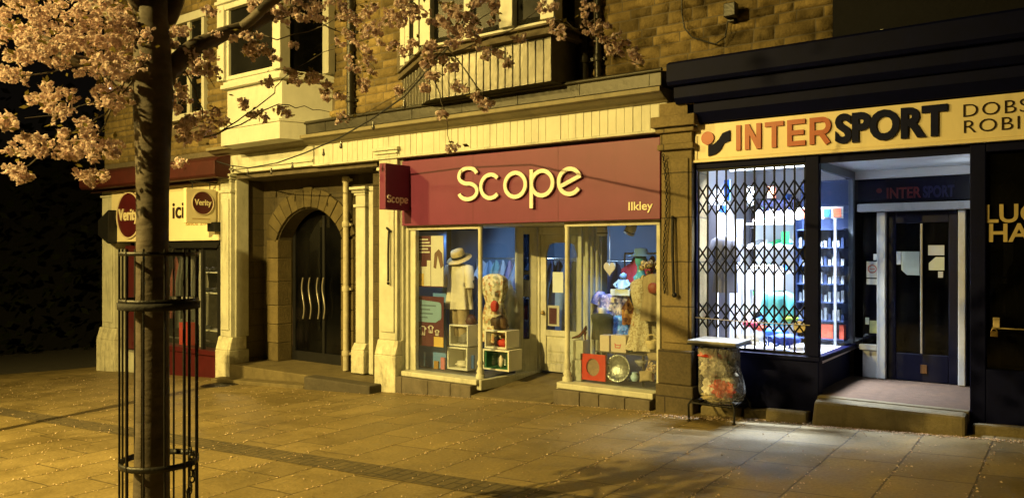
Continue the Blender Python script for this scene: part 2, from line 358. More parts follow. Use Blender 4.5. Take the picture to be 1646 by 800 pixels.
# ------------------------------------------------------------------ ground
def sheet(name, x0, x1, y0, y1, dz, mat, n=1):
    m = MB(); m.add([(x0, y0, gz(x0) + dz), (x1, y0, gz(x1) + dz), (x1, y1, gz(x1) + dz), (x0, y1, gz(x0) + dz)], [(0, 1, 2, 3)])
    return m.build(name, mat, loc=((x0 + x1) / 2, (y0 + y1) / 2, 0))
tag(sheet('pavement', -90, 60, -70, 90, 0, paving), kind='structure')
m = MB(); pts = [(-18.35, 60), (-18.35, 9.3), (-18.6, 8.3), (-19.3, 7.1), (-20.6, 6.1), (-24, 5.2), (-60, 5.0), (-60, 60)]
m.add([(x, y, gz(x) + .004) for x, y in pts], [tuple(range(len(pts)))]); tag(m.build('side_road', tarmac, loc=(-22, 9, 0)), kind='structure')
tag(sheet('sett_strip', -40, 30, 4.66, 4.98, .004, setts), kind='structure')
tag(sheet('road', -90, 60, -70, -2.6, .004, tarmac), kind='structure')

# ------------------------------------------------------------------ the stone terrace
tb = thing('terrace_building', 'stone terrace with white bay window, lead clad bay and cream boarded fascia above the shops', 'building', (-10, 8.7, gz(-10)))
YW = 8.72
def stones(mb, x0, x1, z0, z1, y, skip=(), r=R):
    z = z0
    while z < z1:
        h = r.uniform(.10, .165); x = x0 - r.uniform(0, .2)
        while x < x1:
            w = r.uniform(.18, .46); a, b = max(x, x0) + .007, min(x + w, x1) - .007; x += w
            if b - a < .05: continue
            zz0, zz1 = z + .007, z + h - .007; cx, cz = (a + b) / 2, (zz0 + zz1) / 2
            if any(s0 < cx < s1 and t0 < cz < t1 for s0, s1, t0, t1 in skip): continue
            nx, nz = max(5, int((b - a) / .045)), 5; base = r.uniform(.002, .018); sd = r.random() * 50; vs = []
            for i in range(nx + 1):
                for j in range(nz + 1):
                    u, v = i / nx, j / nz
                    edge = min(1, 9 * min(u, 1 - u) * (b - a) / .3, 6 * min(v, 1 - v))
                    px_, pz_ = a + (b - a) * u, zz0 + (zz1 - zz0) * v
                    d = edge * (base + .018 + .018 * noise.noise(Vector((px_ * 9, pz_ * 11, sd))) + .010 * noise.noise(Vector((px_ * 25, pz_ * 25, sd))))
                    jt = .006 * noise.noise(Vector((px_ * 7, sd, pz_ * 7)))
                    vs.append((px_ + jt, y - d, pz_ + jt))
            mb.add(vs, [(i * (nz + 1) + j, (i + 1) * (nz + 1) + j, (i + 1) * (nz + 1) + j + 1, i * (nz + 1) + j + 1) for i in range(nx) for j in range(nz)], True)
        z += h
    return mb
# upper wall: mortar bed + stones
wl = MB(); wl.box(-17.75, -2.03, YW, YW + .4, 3.3, 9.0); wall = wl.build('upper_wall', mortar, tb)
stones(MB(), -17.75, -2.04, 3.62, 7.6, YW - .002, skip=[(-12.15, -10.1, 3, 9), (-8.4, -5.12, 3, 9), (-15.3, -14.0, 4.05, 6.1)]).build('stone_facing', stone, wall)
gw = MB(); gw.box(-17.75, -17.45, 9.2, 14, -1.2, 9.0).box(-17.75, -12.6, 13.7, 14, -1.2, 9.0); gw.build('gable_wall', darkstone, tb)
# white oriel bay on the left
by0, byw = 7.95, YW
bxa, bxb = X(362, by0), X(452, by0); bxr = X(536, byw); bxl = bxa - (bxr - bxb)
zb0, zb1 = Z(400, 240, by0), Z(400, 137, by0)
def canted(z0, z1, g=0.):
    return [(bxl - g, byw), (bxa - g * .6, by0 - g), (bxb + g * .6, by0 - g), (bxr + g, byw)]
bay = MB().prism_z(canted(0, 0, -.03), zb0 + .1, zb1).build('bay_window', white, tb)
b2 = MB().prism_z(canted(0, 0, .06), 3.5, zb0 + .38).prism_z(canted(0, 0, .08), zb0 + .38, zb0 + .43); b2.build('bay_base', white, bay, .006)
MB().prism_z(canted(0, 0, .07), zb1, zb1 + .07).prism_z(canted(0, 0, .03), zb1 + .072, zb1 + .14).build('sill', white, bay, .008)
zt = zb1 + 1.35; zs = zb1 + .14
fr = MB()
cn = canted(0, 0, 0)
def post(p, w, z0, z1, mb): mb.box(p[0] - w / 2, p[0] + w / 2, p[1] - w / 2, p[1] + w / 2, z0, z1)
for p, w in ((cn[1], .2), (cn[2], .2), ((cn[3][0], cn[3][1] - .1), .15), ((cn[0][0], cn[0][1] - .1), .15)): post(p, w, zs, 7.9, fr)
fr.box(cn[1][0], cn[2][0], by0 - .09, by0 + .06, zt, zt + .13)
fr.box(cn[1][0] - .12, cn[2][0] + .12, by0 - .14, by0 - .088, zt + .1, zt + .16)
fr.wall(cn[2], cn[3], .09, zt + .03, zt + .15); fr.wall(cn[0], cn[1], .09, zt + .03, zt + .15)
fr.box(cn[1][0] + .1, cn[1][0] + .17, by0 - .05, by0 + .05, zs, zt); fr.box(cn[2][0] - .17, cn[2][0] - .1, by0 - .05, by0 + .05, zs, zt)
fr.box(cn[1][0] + .17, cn[2][0] - .17, by0 - .05, by0 + .05, zs, zs + .07)
fr.build('frame', white, bay, .008)
pn = MB(); pn.box(cn[1][0] + .1, cn[2][0] - .1, by0, by0 + .02, zs, 7.9)
pn.wall(cn[2], (cn[3][0], cn[3][1]), .02, zs, 7.9); pn.wall(cn[0], cn[1], .02, zs, 7.9); pn.build('pane', panewin, bay)
MB().box(bxl, bxr, byw - .06, byw - .005, zs, 8).build('dark_room', dark, bay)
# lead clad bay in the middle
ly0 = 8.02
la, lb = X(690, ly0), X(886, ly0); ll, lr = X(646, YW), X(938, YW)
lz0, lz1 = 3.78, Z(886, 57, ly0)
P4 = [(ll, YW), (la, ly0), (lb, ly0), (lr, YW)]
lbay = MB().prism_z([(p[0], p[1]) for p in P4], lz0, lz1).build('lead_bay', lead, tb)
rl = MB()
def rolls(a, b, n, mb):
    for i in range(n + 1):
        t = i / n; x, y = a[0] + (b[0] - a[0]) * t, a[1] + (b[1] - a[1]) * t
        rr = R.uniform(.008, .011)
        mb.tube([(x, y - .004, lz0), (x + R.uniform(-.006, .006), y - .004, (lz0 + lz1) / 2), (x, y - .004, lz1 - .02)], rr, 8)
rolls(P4[0], P4[1], 9, rl); rolls(P4[1], P4[2], 17, rl); rl.build('lead_rolls', lead, lbay)
def expand(g): return [(ll - g, YW), (la - g * .4, ly0 - g), (lb + g, ly0 - g), (lr + g, YW)]
MB().prism_z(expand(.10), lz1, lz1 + .045).prism_z(expand(.06), lz1 + .047, lz1 + .10).prism_z(expand(.12), lz1 + .102, lz1 + .13).build('ledge', darkstone, lbay, .006)
sz = lz1 + .13
MB().prism_z(expand(.05), sz + .002, sz + .055).build('sill', white, lbay, .008)
fz = sz + .055; f2 = MB()
def lerp(a, b, t): return (a[0] + (b[0] - a[0]) * t, a[1] + (b[1] - a[1]) * t)
for p, w in ((P4[1], .19), (P4[2], .2), (lerp(P4[1], P4[2], .36), .12), (lerp(P4[1], P4[2], .69), .21), (lerp(P4[0], P4[1], .10), .10), (lerp(P4[0], P4[1], .28), .09), (lerp(P4[0], P4[1], .62), .10), ((P4[3][0], YW - .12), .16)):
    post(p, w, fz, 7.9, f2)
for a, b in ((P4[0], P4[1]), (P4[1], P4[2]), (P4[2], P4[3])):
    f2.wall(a, b, .08, fz, fz + .09); f2.wall(a, b, .08, fz + 1.5, fz + 1.62)
f2.build('frame', white, lbay, .006)
p2 = MB(); [p2.wall(a, b, .02, fz, 7.9) for a, b in ((P4[0], P4[1]), (P4[1], P4[2]), (P4[2], P4[3]))]; p2.build('pane', panewin, lbay)
MB().box(ll + .05, lr, YW - .06, YW - .005, fz, 8).build('dark_room', dark, lbay)
# narrow sash window behind the blossom, left
sx0, sx1 = X(283, YW), X(335, YW); szl, szh = Z(300, 185, YW), Z(300, 40, YW)
win = MB().box(sx0, sx0 + .10, YW - .10, YW + .02, szl, szh).box(sx1 - .09, sx1, YW - .10, YW + .02, szl, szh).box(sx0 - .1, sx1 + .1, YW - .14, YW + .02, szl - .12, szl - .002).box(sx0 - .1, sx1 + .1, YW - .12, YW + .02, szh + .002, szh + .16).box((sx0 + sx1) / 2 - .05, (sx0 + sx1) / 2 + .05, YW - .08, YW, szl, szh).build('sash_window', white, tb, .006)
MB().box(sx0 + .10, sx1 - .09, YW - .03, YW - .01, szl, szh).build('pane', panewin, win)
# frieze boards, cornice, lead gutter
FY = 8.42
fzb, fzt = 3.11, 3.42
fx0, fxm, fx1 = X(346, FY), X(505, FY), X(1072, FY)
MB().box(fx0, fxm - .004, FY - .02, FY + .3, fzb - .02, fzt).box(fx0, fxm - .004, FY - .05, FY - .021, fzb + .05, fzb + .09).build('plain_frieze', cream, tb, .008)
bo = MB(); x = fxm
while x < fx1 - .05:
    w = .115 if R.random() > .06 else .23
    bo.box(x + .002, min(x + w, fx1) - .002, FY + R.uniform(-.003, .003), FY + .05, fzb, fzt + .002); x += w
fb = bo.build('frieze_boards', cream2, tb, .003, 1)
MB().box(fxm, fx1, FY + .052, FY + .3, fzb + .002, fzt).build('frieze_backing', mortar, fb)
MB().box(fxm, fx1, FY - .035, FY + .08, fzb - .035, fzb - .002).build('bottom_bead', cream, fb, .008)
def cornice(x0, x1, prof, name, mat, par, bv=.006):
    return MB().prism_x(prof, x0, x1).build(name, mat, par, bv)
cornice(X(340, 8.3), fx1 + .02, [(FY + .3, fzt + .003), (FY - .02, fzt + .003), (FY - .05, fzt + .03), (FY - .12, fzt + .045), (FY - .2, fzt + .09), (FY - .24, fzt + .095), (FY - .24, fzt + .15), (FY + .3, fzt + .17)], 'cornice', pm('drab_cornice', (.22, .19, .115), .6, .25, 3, .15, dirt=.4), tb)
gx0 = X(492, 8.3)
gt = MB().prism_x([(8.27, fzt + .172), (8.27, 3.77), (8.72, 3.83), (8.72, fzt + .172)], gx0, fx1).build('lead_gutter', gutterlead, tb, .01)
bd = MB(); bd.tube([(gx0, 8.262, 3.775), (fx1 + .01, 8.262, 3.775)], .026, 10)
for px in (655, 870, 915, 700, 800):
    pass
bd.build('lead_roll', gutterlead, gt)
for i in range(7):
    xx = gx0 + .5 + i * .95; MB().box(xx, xx + .012, 8.262, 8.27, fzt + .19, 3.75).build('seam', gutterlead, gt)
# pilasters
def pilaster(x0, x1, yf, zb, zt, base_h, mat, par, base_w=.06, flute=True):
    s = MB().box(x0, x1, yf, yf + .35, zb + base_h, zt)
    w = x1 - x0
    if flute:
        s.box(x0 + w * .12, x1 - w * .12, yf - .025, yf - .001, zb + base_h + .12, zt - .45)
        s.box(x0 - .05, x0 - .002, yf + .08, yf + .35, zb + base_h, zt - .1).box(x1 + .002, x1 + .05, yf + .08, yf + .35, zb + base_h, zt - .1)
    p = s.build('pilaster', mat, par, .012)
    b = MB().box(x0 - base_w, x1 + base_w, yf - .07, yf + .35, zb, zb + base_h * .78).prism_x([(yf - .07, zb + base_h * .782), (yf - .002, zb + base_h), (yf + .3, zb + base_h), (yf + .3, zb + base_h * .782)], x0 - base_w * .9, x1 + base_w * .9)
    b.build('base', MATS['chipped_cream'] if 'chipped_cream' in MATS else pm('chipped_cream', (.60, .58, .46), .65, .35, 7, .5, 22, dirt=.75), p, .014)
    c = MB().box(x0 - .03, x1 + .03, yf - .03, yf + .34, zt - .34, zt - .29).box(x0 - .02, x1 + .02, yf - .02, yf + .33, zt - .14, zt - .1).box(x0 - .05, x1 + .05, yf - .05, yf + .33, zt - .098, zt - .05).box(x0 - .08, x1 + .08, yf - .08, yf + .33, zt - .048, zt)
    c.build('capital', mat, p, .01)
    return p
YP = 8.42
pilaster(X(346, YP) + .16, X(372, YP) - .02, YP, -1.0, 3.09, 1.1, cream, tb)                    # between corner shop and archway
pilaster(X(609, YP), X(638, YP), YP, -.7, 3.25, 1.02, cream, tb, .03)                            # left of the charity shop
pf = pilaster(X(575, 9.0), X(590, 9.0), 8.95, -.36, 2.75, .5, cream, tb, .04, False)
MB().box(X(596, 9.0), X(604, 9.0), 8.95, 9.3, -.36, 2.75).build('pilaster', cream, tb, .01)
# dark wall filling between archway and charity shop, recess
rx0, rx1 = X(378, Y0), X(606, Y0)
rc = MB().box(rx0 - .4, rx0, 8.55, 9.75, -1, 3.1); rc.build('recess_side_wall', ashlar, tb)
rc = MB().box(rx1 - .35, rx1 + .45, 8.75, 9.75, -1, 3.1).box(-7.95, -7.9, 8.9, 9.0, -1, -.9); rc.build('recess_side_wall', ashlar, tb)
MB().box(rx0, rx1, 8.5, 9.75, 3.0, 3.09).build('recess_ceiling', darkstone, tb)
# arch
AY = 9.12
ax0, ax1 = X(449, AY), X(551, AY); ac = (ax0 + ax1) / 2; hs = (ax1 - ax0) / 2; zsp, rise = 1.93, .52
rr_ = (hs * hs + rise * rise) / (2 * rise); ccz = zsp + rise - rr_; a_half = math.degrees(math.asin(hs / rr_))
arcp = lambda r_, n=14, g=0: [(ac + r_ * math.sin(rad(-a_half + 2 * a_half * i / n)), ccz + r_ * math.cos(rad(-a_half + 2 * a_half * i / n))) for i in range(n + 1)]
inn = arcp(rr_)
aw = MB()
poly_l = [(rx0, -.6), (ax0, -.6), (ax0, zsp)]
# wall around the opening as strips so that every face is convex
aw.box(rx0, ax0, AY, AY + .3, -.6, zsp).box(ax1, rx1 - .35, AY, AY + .3, -.6, zsp)
topz = 3.0
aw.box(rx0, ax0, AY, AY + .3, zsp, topz).box(ax1, rx1 - .35, AY, AY + .3, zsp, topz)
for (xa, za), (xb, zb_) in zip(inn[:-1], inn[1:]): aw.prism([(xa, za), (xb, zb_), (xb, topz), (xa, topz)], AY, AY + .3)
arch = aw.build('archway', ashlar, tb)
vs_ = MB(); n = 13
for i in range(n):
    a0 = rad(-a_half - 6 + (2 * a_half + 12) * i / n + .35); a1 = rad(-a_half - 6 + (2 * a_half + 12) * (i + 1) / n - .35)
    ro = rr_ + .36 + R.uniform(-.02, .02); ri = rr_ + .02
    vs_.prism([(ac + ri * math.sin(a0), ccz + ri * math.cos(a0)), (ac + ri * math.sin(a1), ccz + ri * math.cos(a1)), (ac + ro * math.sin(a1), ccz + ro * math.cos(a1)), (ac + ro * math.sin(a0), ccz + ro * math.cos(a0))], AY - .05 - R.uniform(0, .012), AY)
vs_.build('arch_ring', pm('shaded_arch_stone', (.085, .066, .028), .85, .35, 5, .4, 30, island=.25), arch, .01)  # ring stones coloured darker, recess shade put into the colour
jb = MB(); jb2 = MB()
z = -.38
while z < zsp - .05:
    h = R.uniform(.3, .46); h = min(h, zsp - z)
    jb.box(ax0 - R.uniform(.26, .34), ax0 + .005, AY - .04, AY + .28, z + .004, z + h - .004); jb2.box(ax1 - .005, ax1 + .3, AY - .04, AY + .28, z + .004, z + h - .004); z += h
jb.build('door_jamb', pm('shaded_jamb_stone', (.13, .10, .045), .85, .3, 5, .35, 30, island=.2), arch, .01)  # jamb colour also lowered to hold the shade of the recess
jb2.build('door_jamb', MATS['shaded_jamb_stone'], arch, .01)
dr = MB().box(ax0, ax1, AY + .34, AY + .36, -.38, zsp + rise).build('glass_door', glassd, arch)
MB().box(ac - .03, ac + .03, AY + .31, AY + .335, -.38, zsp + .4).box(ax0, ax0 + .07, AY + .31, AY + .335, -.38, zsp + .2).box(ax1 - .07, ax1, AY + .31, AY + .335, -.38, zsp + .2).box(ax0, ax1, AY + .30, AY + .328, -.38, -.2).build('frame', blackpaint, dr)
steel = pm('brushed_steel', (.62, .60, .55), .3, .15, 10, .05, metal=.9)
for px in (487, 498, 511, 520):
    x = X(px, AY + .25); z1, z0 = Z(px, 446, AY + .25), Z(px, 512, AY + .25)
    MB().tube([(x + .035 * math.sin(2 * math.pi * k / 12), AY + .25, z0 + (z1 - z0) * k / 12) for k in range(13)], .015, 8).build('handle', steel, dr)
MB().box(ax0 - .3, ax1 + .3, AY + .9, AY + .95, -.4, 3).build('dark_hall', dark, arch)
MB().box(rx0 + .002, rx1, 8.36, AY + .9, gz(rx1) - .4, -.38).build('threshold', kerbstone, tb, .015)
MB().hexa([(X(345, 8.2), 8.12, -1.2), (X(494, 8.2), 8.12, -1.2), (X(494, 8.2), 8.355, -1.2), (X(345, 8.2), 8.355, -1.2)], [(X(345, 8.2), 8.12, -.63), (X(494, 8.2), 8.12, -.50), (X(494, 8.2), 8.355, -.49), (X(345, 8.2), 8.355, -.62)]).build('step', kerbstone, tb, .015)
MB().box(X(496, 8.2), X(603, 8.2) - .02, 8.10, 8.355, -1, -.345).build('step', pm('dark_step', (.07, .06, .045), .8, .3, 6, .4), tb, .02)
# things fixed in the recess
t = MB().box(X(388, 9), X(415, 9), 9.0, 9.11, -.36, .58).build('meter_cabinet', pm('dark_metal_box', (.03, .028, .026), .5, .3, 6, .1), bevel=.008); tag(t, 'dark meter cabinet standing on the floor left of the arched doorway', 'cabinet')
def downpipe(px, Y, z0, z1, r, mat, label, hopper=None):
    t = thing('drainpipe', label, 'drainpipe', (X(px, Y), Y, z0), 'pipes running down the terrace')
    x = X(px, Y)
    MB().tube([(x, Y, z0), (x, Y, z1)], r, 12).build('pipe', mat, t)
    for k in range(int((z1 - z0) / 1.1) + 1):
        c = MB(); zz = min(z0 + .25 + k * 1.1, z1 - .1); c.lathe([(r + .012, 0), (r + .018, .02), (r + .018, .07), (r + .012, .09)], (x, Y, zz), 12); c.box(x - r * 1.9, x + r * 1.9, Y + r * .4, Y + r * 1.3, zz + .02, zz + .06); c.build('collar', mat, t)
    if hopper: MB().loft([(hopper, x, Y, r * 1.1, r * 1.1), (hopper + .12, x, Y, .12, .09), (hopper + .28, x, Y, .13, .1)], 16, sq=4).build('hopper', mat, t, .008)
    return t
downpipe(556, 9.0, -.36, 2.95, .05, creampipe, 'cream painted pipe beside the arched doorway')
downpipe(563, 8.62, 3.84, 8.0, .06, pipe, 'black drainpipe on the stone wall right of the white bay window')
downpipe(938, 8.6, 3.84, 8.0, .065, pipe, 'black drainpipe close to the right end of the lead clad bay')
downpipe(961, 8.63, 3.84, 8.0, .045, pipe, 'thinner black drainpipe at the edge of the bare stone wall')
# stone pier between the two shops
qx0, qx1 = X(1063, 8.42), X(1112, 8.42)
pr = MB().box(qx0, qx1, 8.42, 8.9, .5, 2.85).box(qx0 + .035, qx1 - .035, 8.40, 8.419, .6, 2.75).build('stone_pier', pierstone, tb, .012)
MB().box(qx0 - .035, qx1 + .05, 8.33, 8.9, -.5, .12).box(qx0 - .02, qx1 + .02, 8.36, 8.9, .122, .52).build('plinth', masonry('dirty_plinth_stone', (.11, .085, .045), (.085, .065, .035), (.04, .03, .02), .9, .52, msize=.01, bump=.5), pr, .015)
MB().box(qx0 - .03, qx1 + .04, 8.36, 8.9, 2.852, 2.92).box(qx0 - .01, qx1 + .01, 8.40, 8.9, 2.922, 3.05).box(qx0 - .05, qx1 + .05, 8.35, 8.9, 3.052, 3.11).box(qx0 - .085, qx1 + .08, 8.30, 8.9, 3.112, 3.24).box(qx0, qx1 + .06, 8.36, 8.9, 3.242, 3.40).build('capital', pierstone, pr, .012)
# camera and cables on the wall
t = thing('security_camera', 'small black camera box high on the bare stone wall', 'camera', at(1174, 30, 8.6))
MB().box(X(1165, 8.55), X(1184, 8.55), 8.50, 8.62, Z(1174, 28, 8.55), Z(1174, 6, 8.55)).build('body', blackpaint, t, .01)
MB().box(X(1170, 8.6), X(1179, 8.6), 8.60, 8.72, Z(1174, 34, 8.6), Z(1174, 12, 8.6)).build('bracket', blackpaint, t)
t = MB().tube([at(px, py, 8.64) for px, py in ((1096, 0), (1096, 20), (1100, 45), (1112, 60), (1130, 66), (1150, 71), (1166, 60), (1170, 34))], .009, 6).build('cable', blackpaint); tag(t, 'thin dark cable drooping across the stone wall to the camera', 'cable')

# ------------------------------------------------------------------ dark building on the right, above the sports shop
dbg = thing('painted_building', 'dark navy painted building above and around the sports shop', 'building', (0, 8.7, 0))
MB().box(-2.03, 5.5, 8.5, 9.1, 3.70, 9.0).build('upper_wall', navyblack, dbg)
cx0 = X(1070, 8.2) + .02
cornice(cx0, 5.5, [(8.9, 3.56), (8.2, 3.56), (8.17, 3.6), (8.17, 3.80), (8.22, 3.83), (8.5, 3.85), (8.9, 3.85)], 'cornice', navy, dbg)
cornice(cx0 + .05, 5.5, [(8.9, 3.36), (8.32, 3.36), (8.26, 3.42), (8.26, 3.558), (8.9, 3.558)], 'cornice', navy, dbg)
cornice(cx0 + .17, 5.5, [(8.9, 3.14), (8.44, 3.14), (8.36, 3.25), (8.36, 3.358), (8.9, 3.358)], 'cornice', navy, dbg)
MB().box(X(1114, 8.5), 5.5, 8.53, 8.56, 2.6, 3.14).build('sign_backing', navy, dbg)
# ------------------------------------------------------------------ charity shop (burgundy fascia)
sf = thing('charity_shopfront', 'cream charity shop front with two display windows and a recessed panelled door', 'shopfront', (-6.1, 8.6, gz(-6.1)))
WY = 8.58
sxl, sxr = X(653, WY), X(1061, WY)
hx = X(770, WY)                           # left colonette
kx = X(910, WY)                           # right colonette
ztop = 2.04
zl, zr = -.13, -.03                        # window sills
DY = 9.72                                  # door plane
dlx, drx = X(866, DY), X(962, DY)
# plinths
riser = pm('stone_riser', (.13, .11, .085), .8, .35, 5, .4, 40, dirt=.3)
m = MB(); x = X(612, 8.36); xe = hx + .02
while x < xe - .02:
    w = min(R.uniform(.42, .6), xe - x); m.box(x + .003, x + w - .003, 8.36, 8.8, -1, zl - .075); x += w
m.build('stall_riser', riser, sf, .012)
m = MB(); x = X(889, 8.36); xe = sxr - .02
while x < xe - .02:
    w = min(R.uniform(.26, .4), xe - x); m.box(x + .003, x + w - .003, 8.36, 8.8, -.8, zr - .075); x += w
m.build('stall_riser', riser, sf, .012)
MB().box(sxl + .02, hx + .06, 8.44, 8.70, zl - .073, zl).build('sill', cream, sf, .012)
MB().box(kx - .06, sxr - .03, 8.44, 8.70, zr - .073, zr).build('sill', cream, sf, .012)
MB().hexa([(hx, 8.50, zl - .15), (hx + .1, 8.50, zl - .15), (dlx, DY, zl - .15), (dlx - .12, DY, zl - .15)], [(hx, 8.50, zl - .005), (hx + .1, 8.50, zl - .005), (dlx, DY, zl - .005), (dlx - .12, DY, zl - .005)]).build('sill', cream, sf, .01)
MB().hexa([(kx - .1, 8.50, zr - .15), (kx, 8.50, zr - .15), (drx + .12, DY, zr - .15), (drx, DY, zr - .15)], [(kx - .1, 8.50, zr - .005), (kx, 8.50, zr - .005), (drx + .12, DY, zr - .005), (drx, DY, zr - .005)]).build('sill', cream, sf, .01)
# frames of the two windows
fl = MB().box(sxl, sxl + .06, WY - .02, WY + .1, zl, ztop).box(sxl + .062, sxl + .17, WY + .02, WY + .1, zl, ztop).box(sxl, hx, WY - .01, WY + .08, ztop - .05, ztop).box(sxl - .24, sxl - .01, 8.5, 8.75, -.6, 3.1)
fl.build('window_frame', cream, sf, .008)
g1 = MB().box(sxl + .17, hx, WY + .045, WY + .055, zl, ztop - .05); g1.build('pane', glassm, sf)
g2 = MB().wall((hx + .04, WY + .06), (dlx - .22, DY - .02), .01, zl, ztop - .05); g2.build('pane', glassm, sf)
rf = MB().box(kx, sxr, WY - .01, WY + .08, ztop - .05, ztop).box(sxr - .05, sxr, WY, WY + .1, zr, ztop); rf.build('window_frame', cream, sf, .008)
MB().box(kx + .03, sxr - .05, WY + .045, WY + .055, zr, ztop - .05).build('pane', glassm, sf)
MB().wall((kx - .04, WY + .1), (drx + .06, DY - .02), .01, zr, ztop - .05).build('pane', glassm, sf)
# colonettes at the corners
def colonette(x, z0, z1):
    r = .034
    MB().lathe([(r * 1.9, 0), (r * 1.9, .05), (r * 1.3, .07), (r * 1.7, .1), (r * 1.2, .14), (r * 1.0, .17), (r * 1.5, .21), (r * 1.05, .26), (r, .34), (r * .92, (z1 - z0) * .96), (r * 1.3, z1 - z0)], (x, WY + .03, z0), 14).build('colonette', cream, sf)
colonette(hx, zl, ztop); colonette(kx, zr, ztop)
# panelled returns beside the door
def slotted(a, b, z0, z1, par_name):
    a, b = Vector(a), Vector(b)
    L_ = lambda t: (a.x + (b.x - a.x) * t, a.y + (b.y - a.y) * t)
    s = MB().wall(L_(0), L_(.36), .07, z0, z1).wall(L_(.64), L_(1), .07, z0, z1).wall(L_(.361), L_(.639), .07, z0, .35).wall(L_(.361), L_(.639), .07, .98, 1.24).wall(L_(.361), L_(.639), .07, 1.32, 1.38).wall(L_(.361), L_(.639), .07, 1.93, z1)
    p = s.build(par_name, cream, sf, .006)
    MB().wall(L_(.36), L_(.64), .01, .35, 1.93).build('pane', glassd, p)
slotted((X(829, 9.45), 9.45), (dlx - .01, DY - .03), -.2, ztop, 'door_jamb')
MB().box(drx + .01, drx + .12, DY - .12, DY + .05, -.2, ztop).box(drx - .26, drx, DY - .05, DY + .02, -.2, ztop).build('door_jamb', cream, sf, .01)
mm = MB()
for px, Y in ((918, 8.95), (927, 9.15), (937, 9.3), (946, 9.45)):
    x = kx - .04 + (drx + .1 - kx + .04) * (Y - WY) / (DY - WY); mm.box(x, x + .06, Y, Y + .05, zr, ztop)
mm.build('mullion', cream, sf, .008)
# door
dx0, dx1, dz0 = dlx + .03, drx - .27, -.13
door = MB()
stile = .10; pz = .40
door.box(dx0, dx0 + stile, DY, DY + .045, dz0, ztop - .12).box(dx1 - stile, dx1, DY, DY + .045, dz0, ztop - .12)
door.box(dx0 + stile, dx1 - stile, DY, DY + .045, dz0, dz0 + .12).box(dx0 + stile, dx1 - stile, DY, DY + .045, pz, pz + .09).box(dx0 + stile, dx1 - stile, DY, DY + .045, ztop - .24, ztop - .12)
for z0, z1 in ((dz0 + .15, dz0 + .27), (dz0 + .30, dz0 + .50)): door.box(dx0 + stile + .02, dx1 - stile - .02, DY + .01, DY + .04, z0, z1)
door.box(dx0 + stile, dx1 - stile, DY + .02, DY + .04, dz0 + .12, pz)
for s, xx in ((1, dx0 + stile), (-1, dx1 - stile)):
    door.prism([(xx, ztop - .40), (xx + s * .05, ztop - .27), (xx + s * .14, ztop - .24), (xx, ztop - .24)], DY, DY + .04)
door = door.build('door', cream, sf, .006)
MB().box(dx0 + stile, dx1 - stile, DY + .02, DY + .03, pz + .09, ztop - .24).build('pane', glassm, door)
brass = pm('worn_brass', (.45, .32, .12), .35, .2, 10, .05, metal=.8)
MB().lathe([(.0, 0), (.03, .005), (.03, .03), (.014, .04), (.014, .06)], (dx0 + .06, DY - .03, .72), 12).build('handle', brass, door)
MB().box(dlx - .02, dx0 - .003, DY - .02, DY + .06, -.2, ztop).box(dlx, drx, DY - .02, DY + .06, ztop - .118, ztop).build('door_frame', cream, sf, .008)
# threshold ramp of the doorway
MB().hexa([(hx + .02, 8.37, -1), (kx - .1, 8.37, -1), (drx, DY + .1, -1), (dlx, DY + .1, -1)], [(hx + .02, 8.37, -.335), (kx - .1, 8.37, -.29), (drx, DY + .1, -.15), (dlx, DY + .1, -.15)]).build('threshold', kerbstone, sf, .005)
# recess ceiling and lintel strip behind the fascia sign
MB().box(sxl, sxr, 8.57, DY + .06, ztop + .002, 2.2).build('soffit', pm('soffit_paint', (.45, .43, .36), .6, .2, 4, .1), sf)
MB().box(sxl, sxr, 8.58, 8.75, 2.2, 3.1).build('lintel', darkstone, sf)
# room behind
rm = MB()
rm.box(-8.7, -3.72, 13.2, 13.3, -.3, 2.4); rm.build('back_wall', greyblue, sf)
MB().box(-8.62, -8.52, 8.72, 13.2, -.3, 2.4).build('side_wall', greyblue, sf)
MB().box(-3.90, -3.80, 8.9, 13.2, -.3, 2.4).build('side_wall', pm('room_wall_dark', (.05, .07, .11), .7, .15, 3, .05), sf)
MB().box(-8.6, -3.8, DY + .06, 13.2, 2.2, 2.3).box(-8.6, hx, 8.76, DY + .06, 2.2, 2.3).build('room_ceiling', pm('room_ceiling_paint', (.20, .24, .30), .7, .1, 3, .05), sf)
MB().box(-8.6, -3.8, DY + .12, 13.2, -.3, -.16).box(-8.4, hx - .02, 8.72, DY + .11, -.3, zl - .01).box(drx + .14, sxr, 8.72, DY + .11, -.3, zr - .01).build('room_floor', shopfloor, sf)
MB().box(X(655, 8.98), X(717, 8.98), 8.98, 9.0, zl, 1.98).build('display_panel', pm('sky_blue_panel', (.14, .30, .62), .6, .1, 2, .03), sf)

# fascia sign
sg = thing('shop_sign', 'long burgundy fascia sign reading Scope and Ilkley over the charity shop', 'sign', (-6.1, 8.5, 2.05))
SY = 8.47
s0, s1 = X(646, SY), X(1061, SY)
zb_, zt_ = Z(850, 359, SY), Z(850, 243, SY)
zb_, zt_ = 2.055, 3.03
MB().box(s0, s1, SY, 8.57, zb_, zt_).build('board', burg, sg, .006)
for xx in (s0 + 1.38, s0 + 2.8): MB().box(xx, xx + .004, SY - .0015, SY + .002, zb_ + .004, zt_ - .004).build('seam', pm('seam_shadow', (.05, .008, .02), .6, .2, 5, 0) if 'seam_shadow' not in MATS else MATS['seam_shadow'], sg)
LY = SY - .045
fx = lambda px: X(px, LY)
bx_ = [(fx(a), fx(b)) for a, b in ((735.2, 769), (770.5, 806), (809, 847), (851.5, 891), (895, 936))]
base = Z(828, 319.5, LY); xh = Z(828, 274.5, LY) - base
lt = MB(); f0 = lambda u, v, d: (u, LY + .025 - d, base + v)
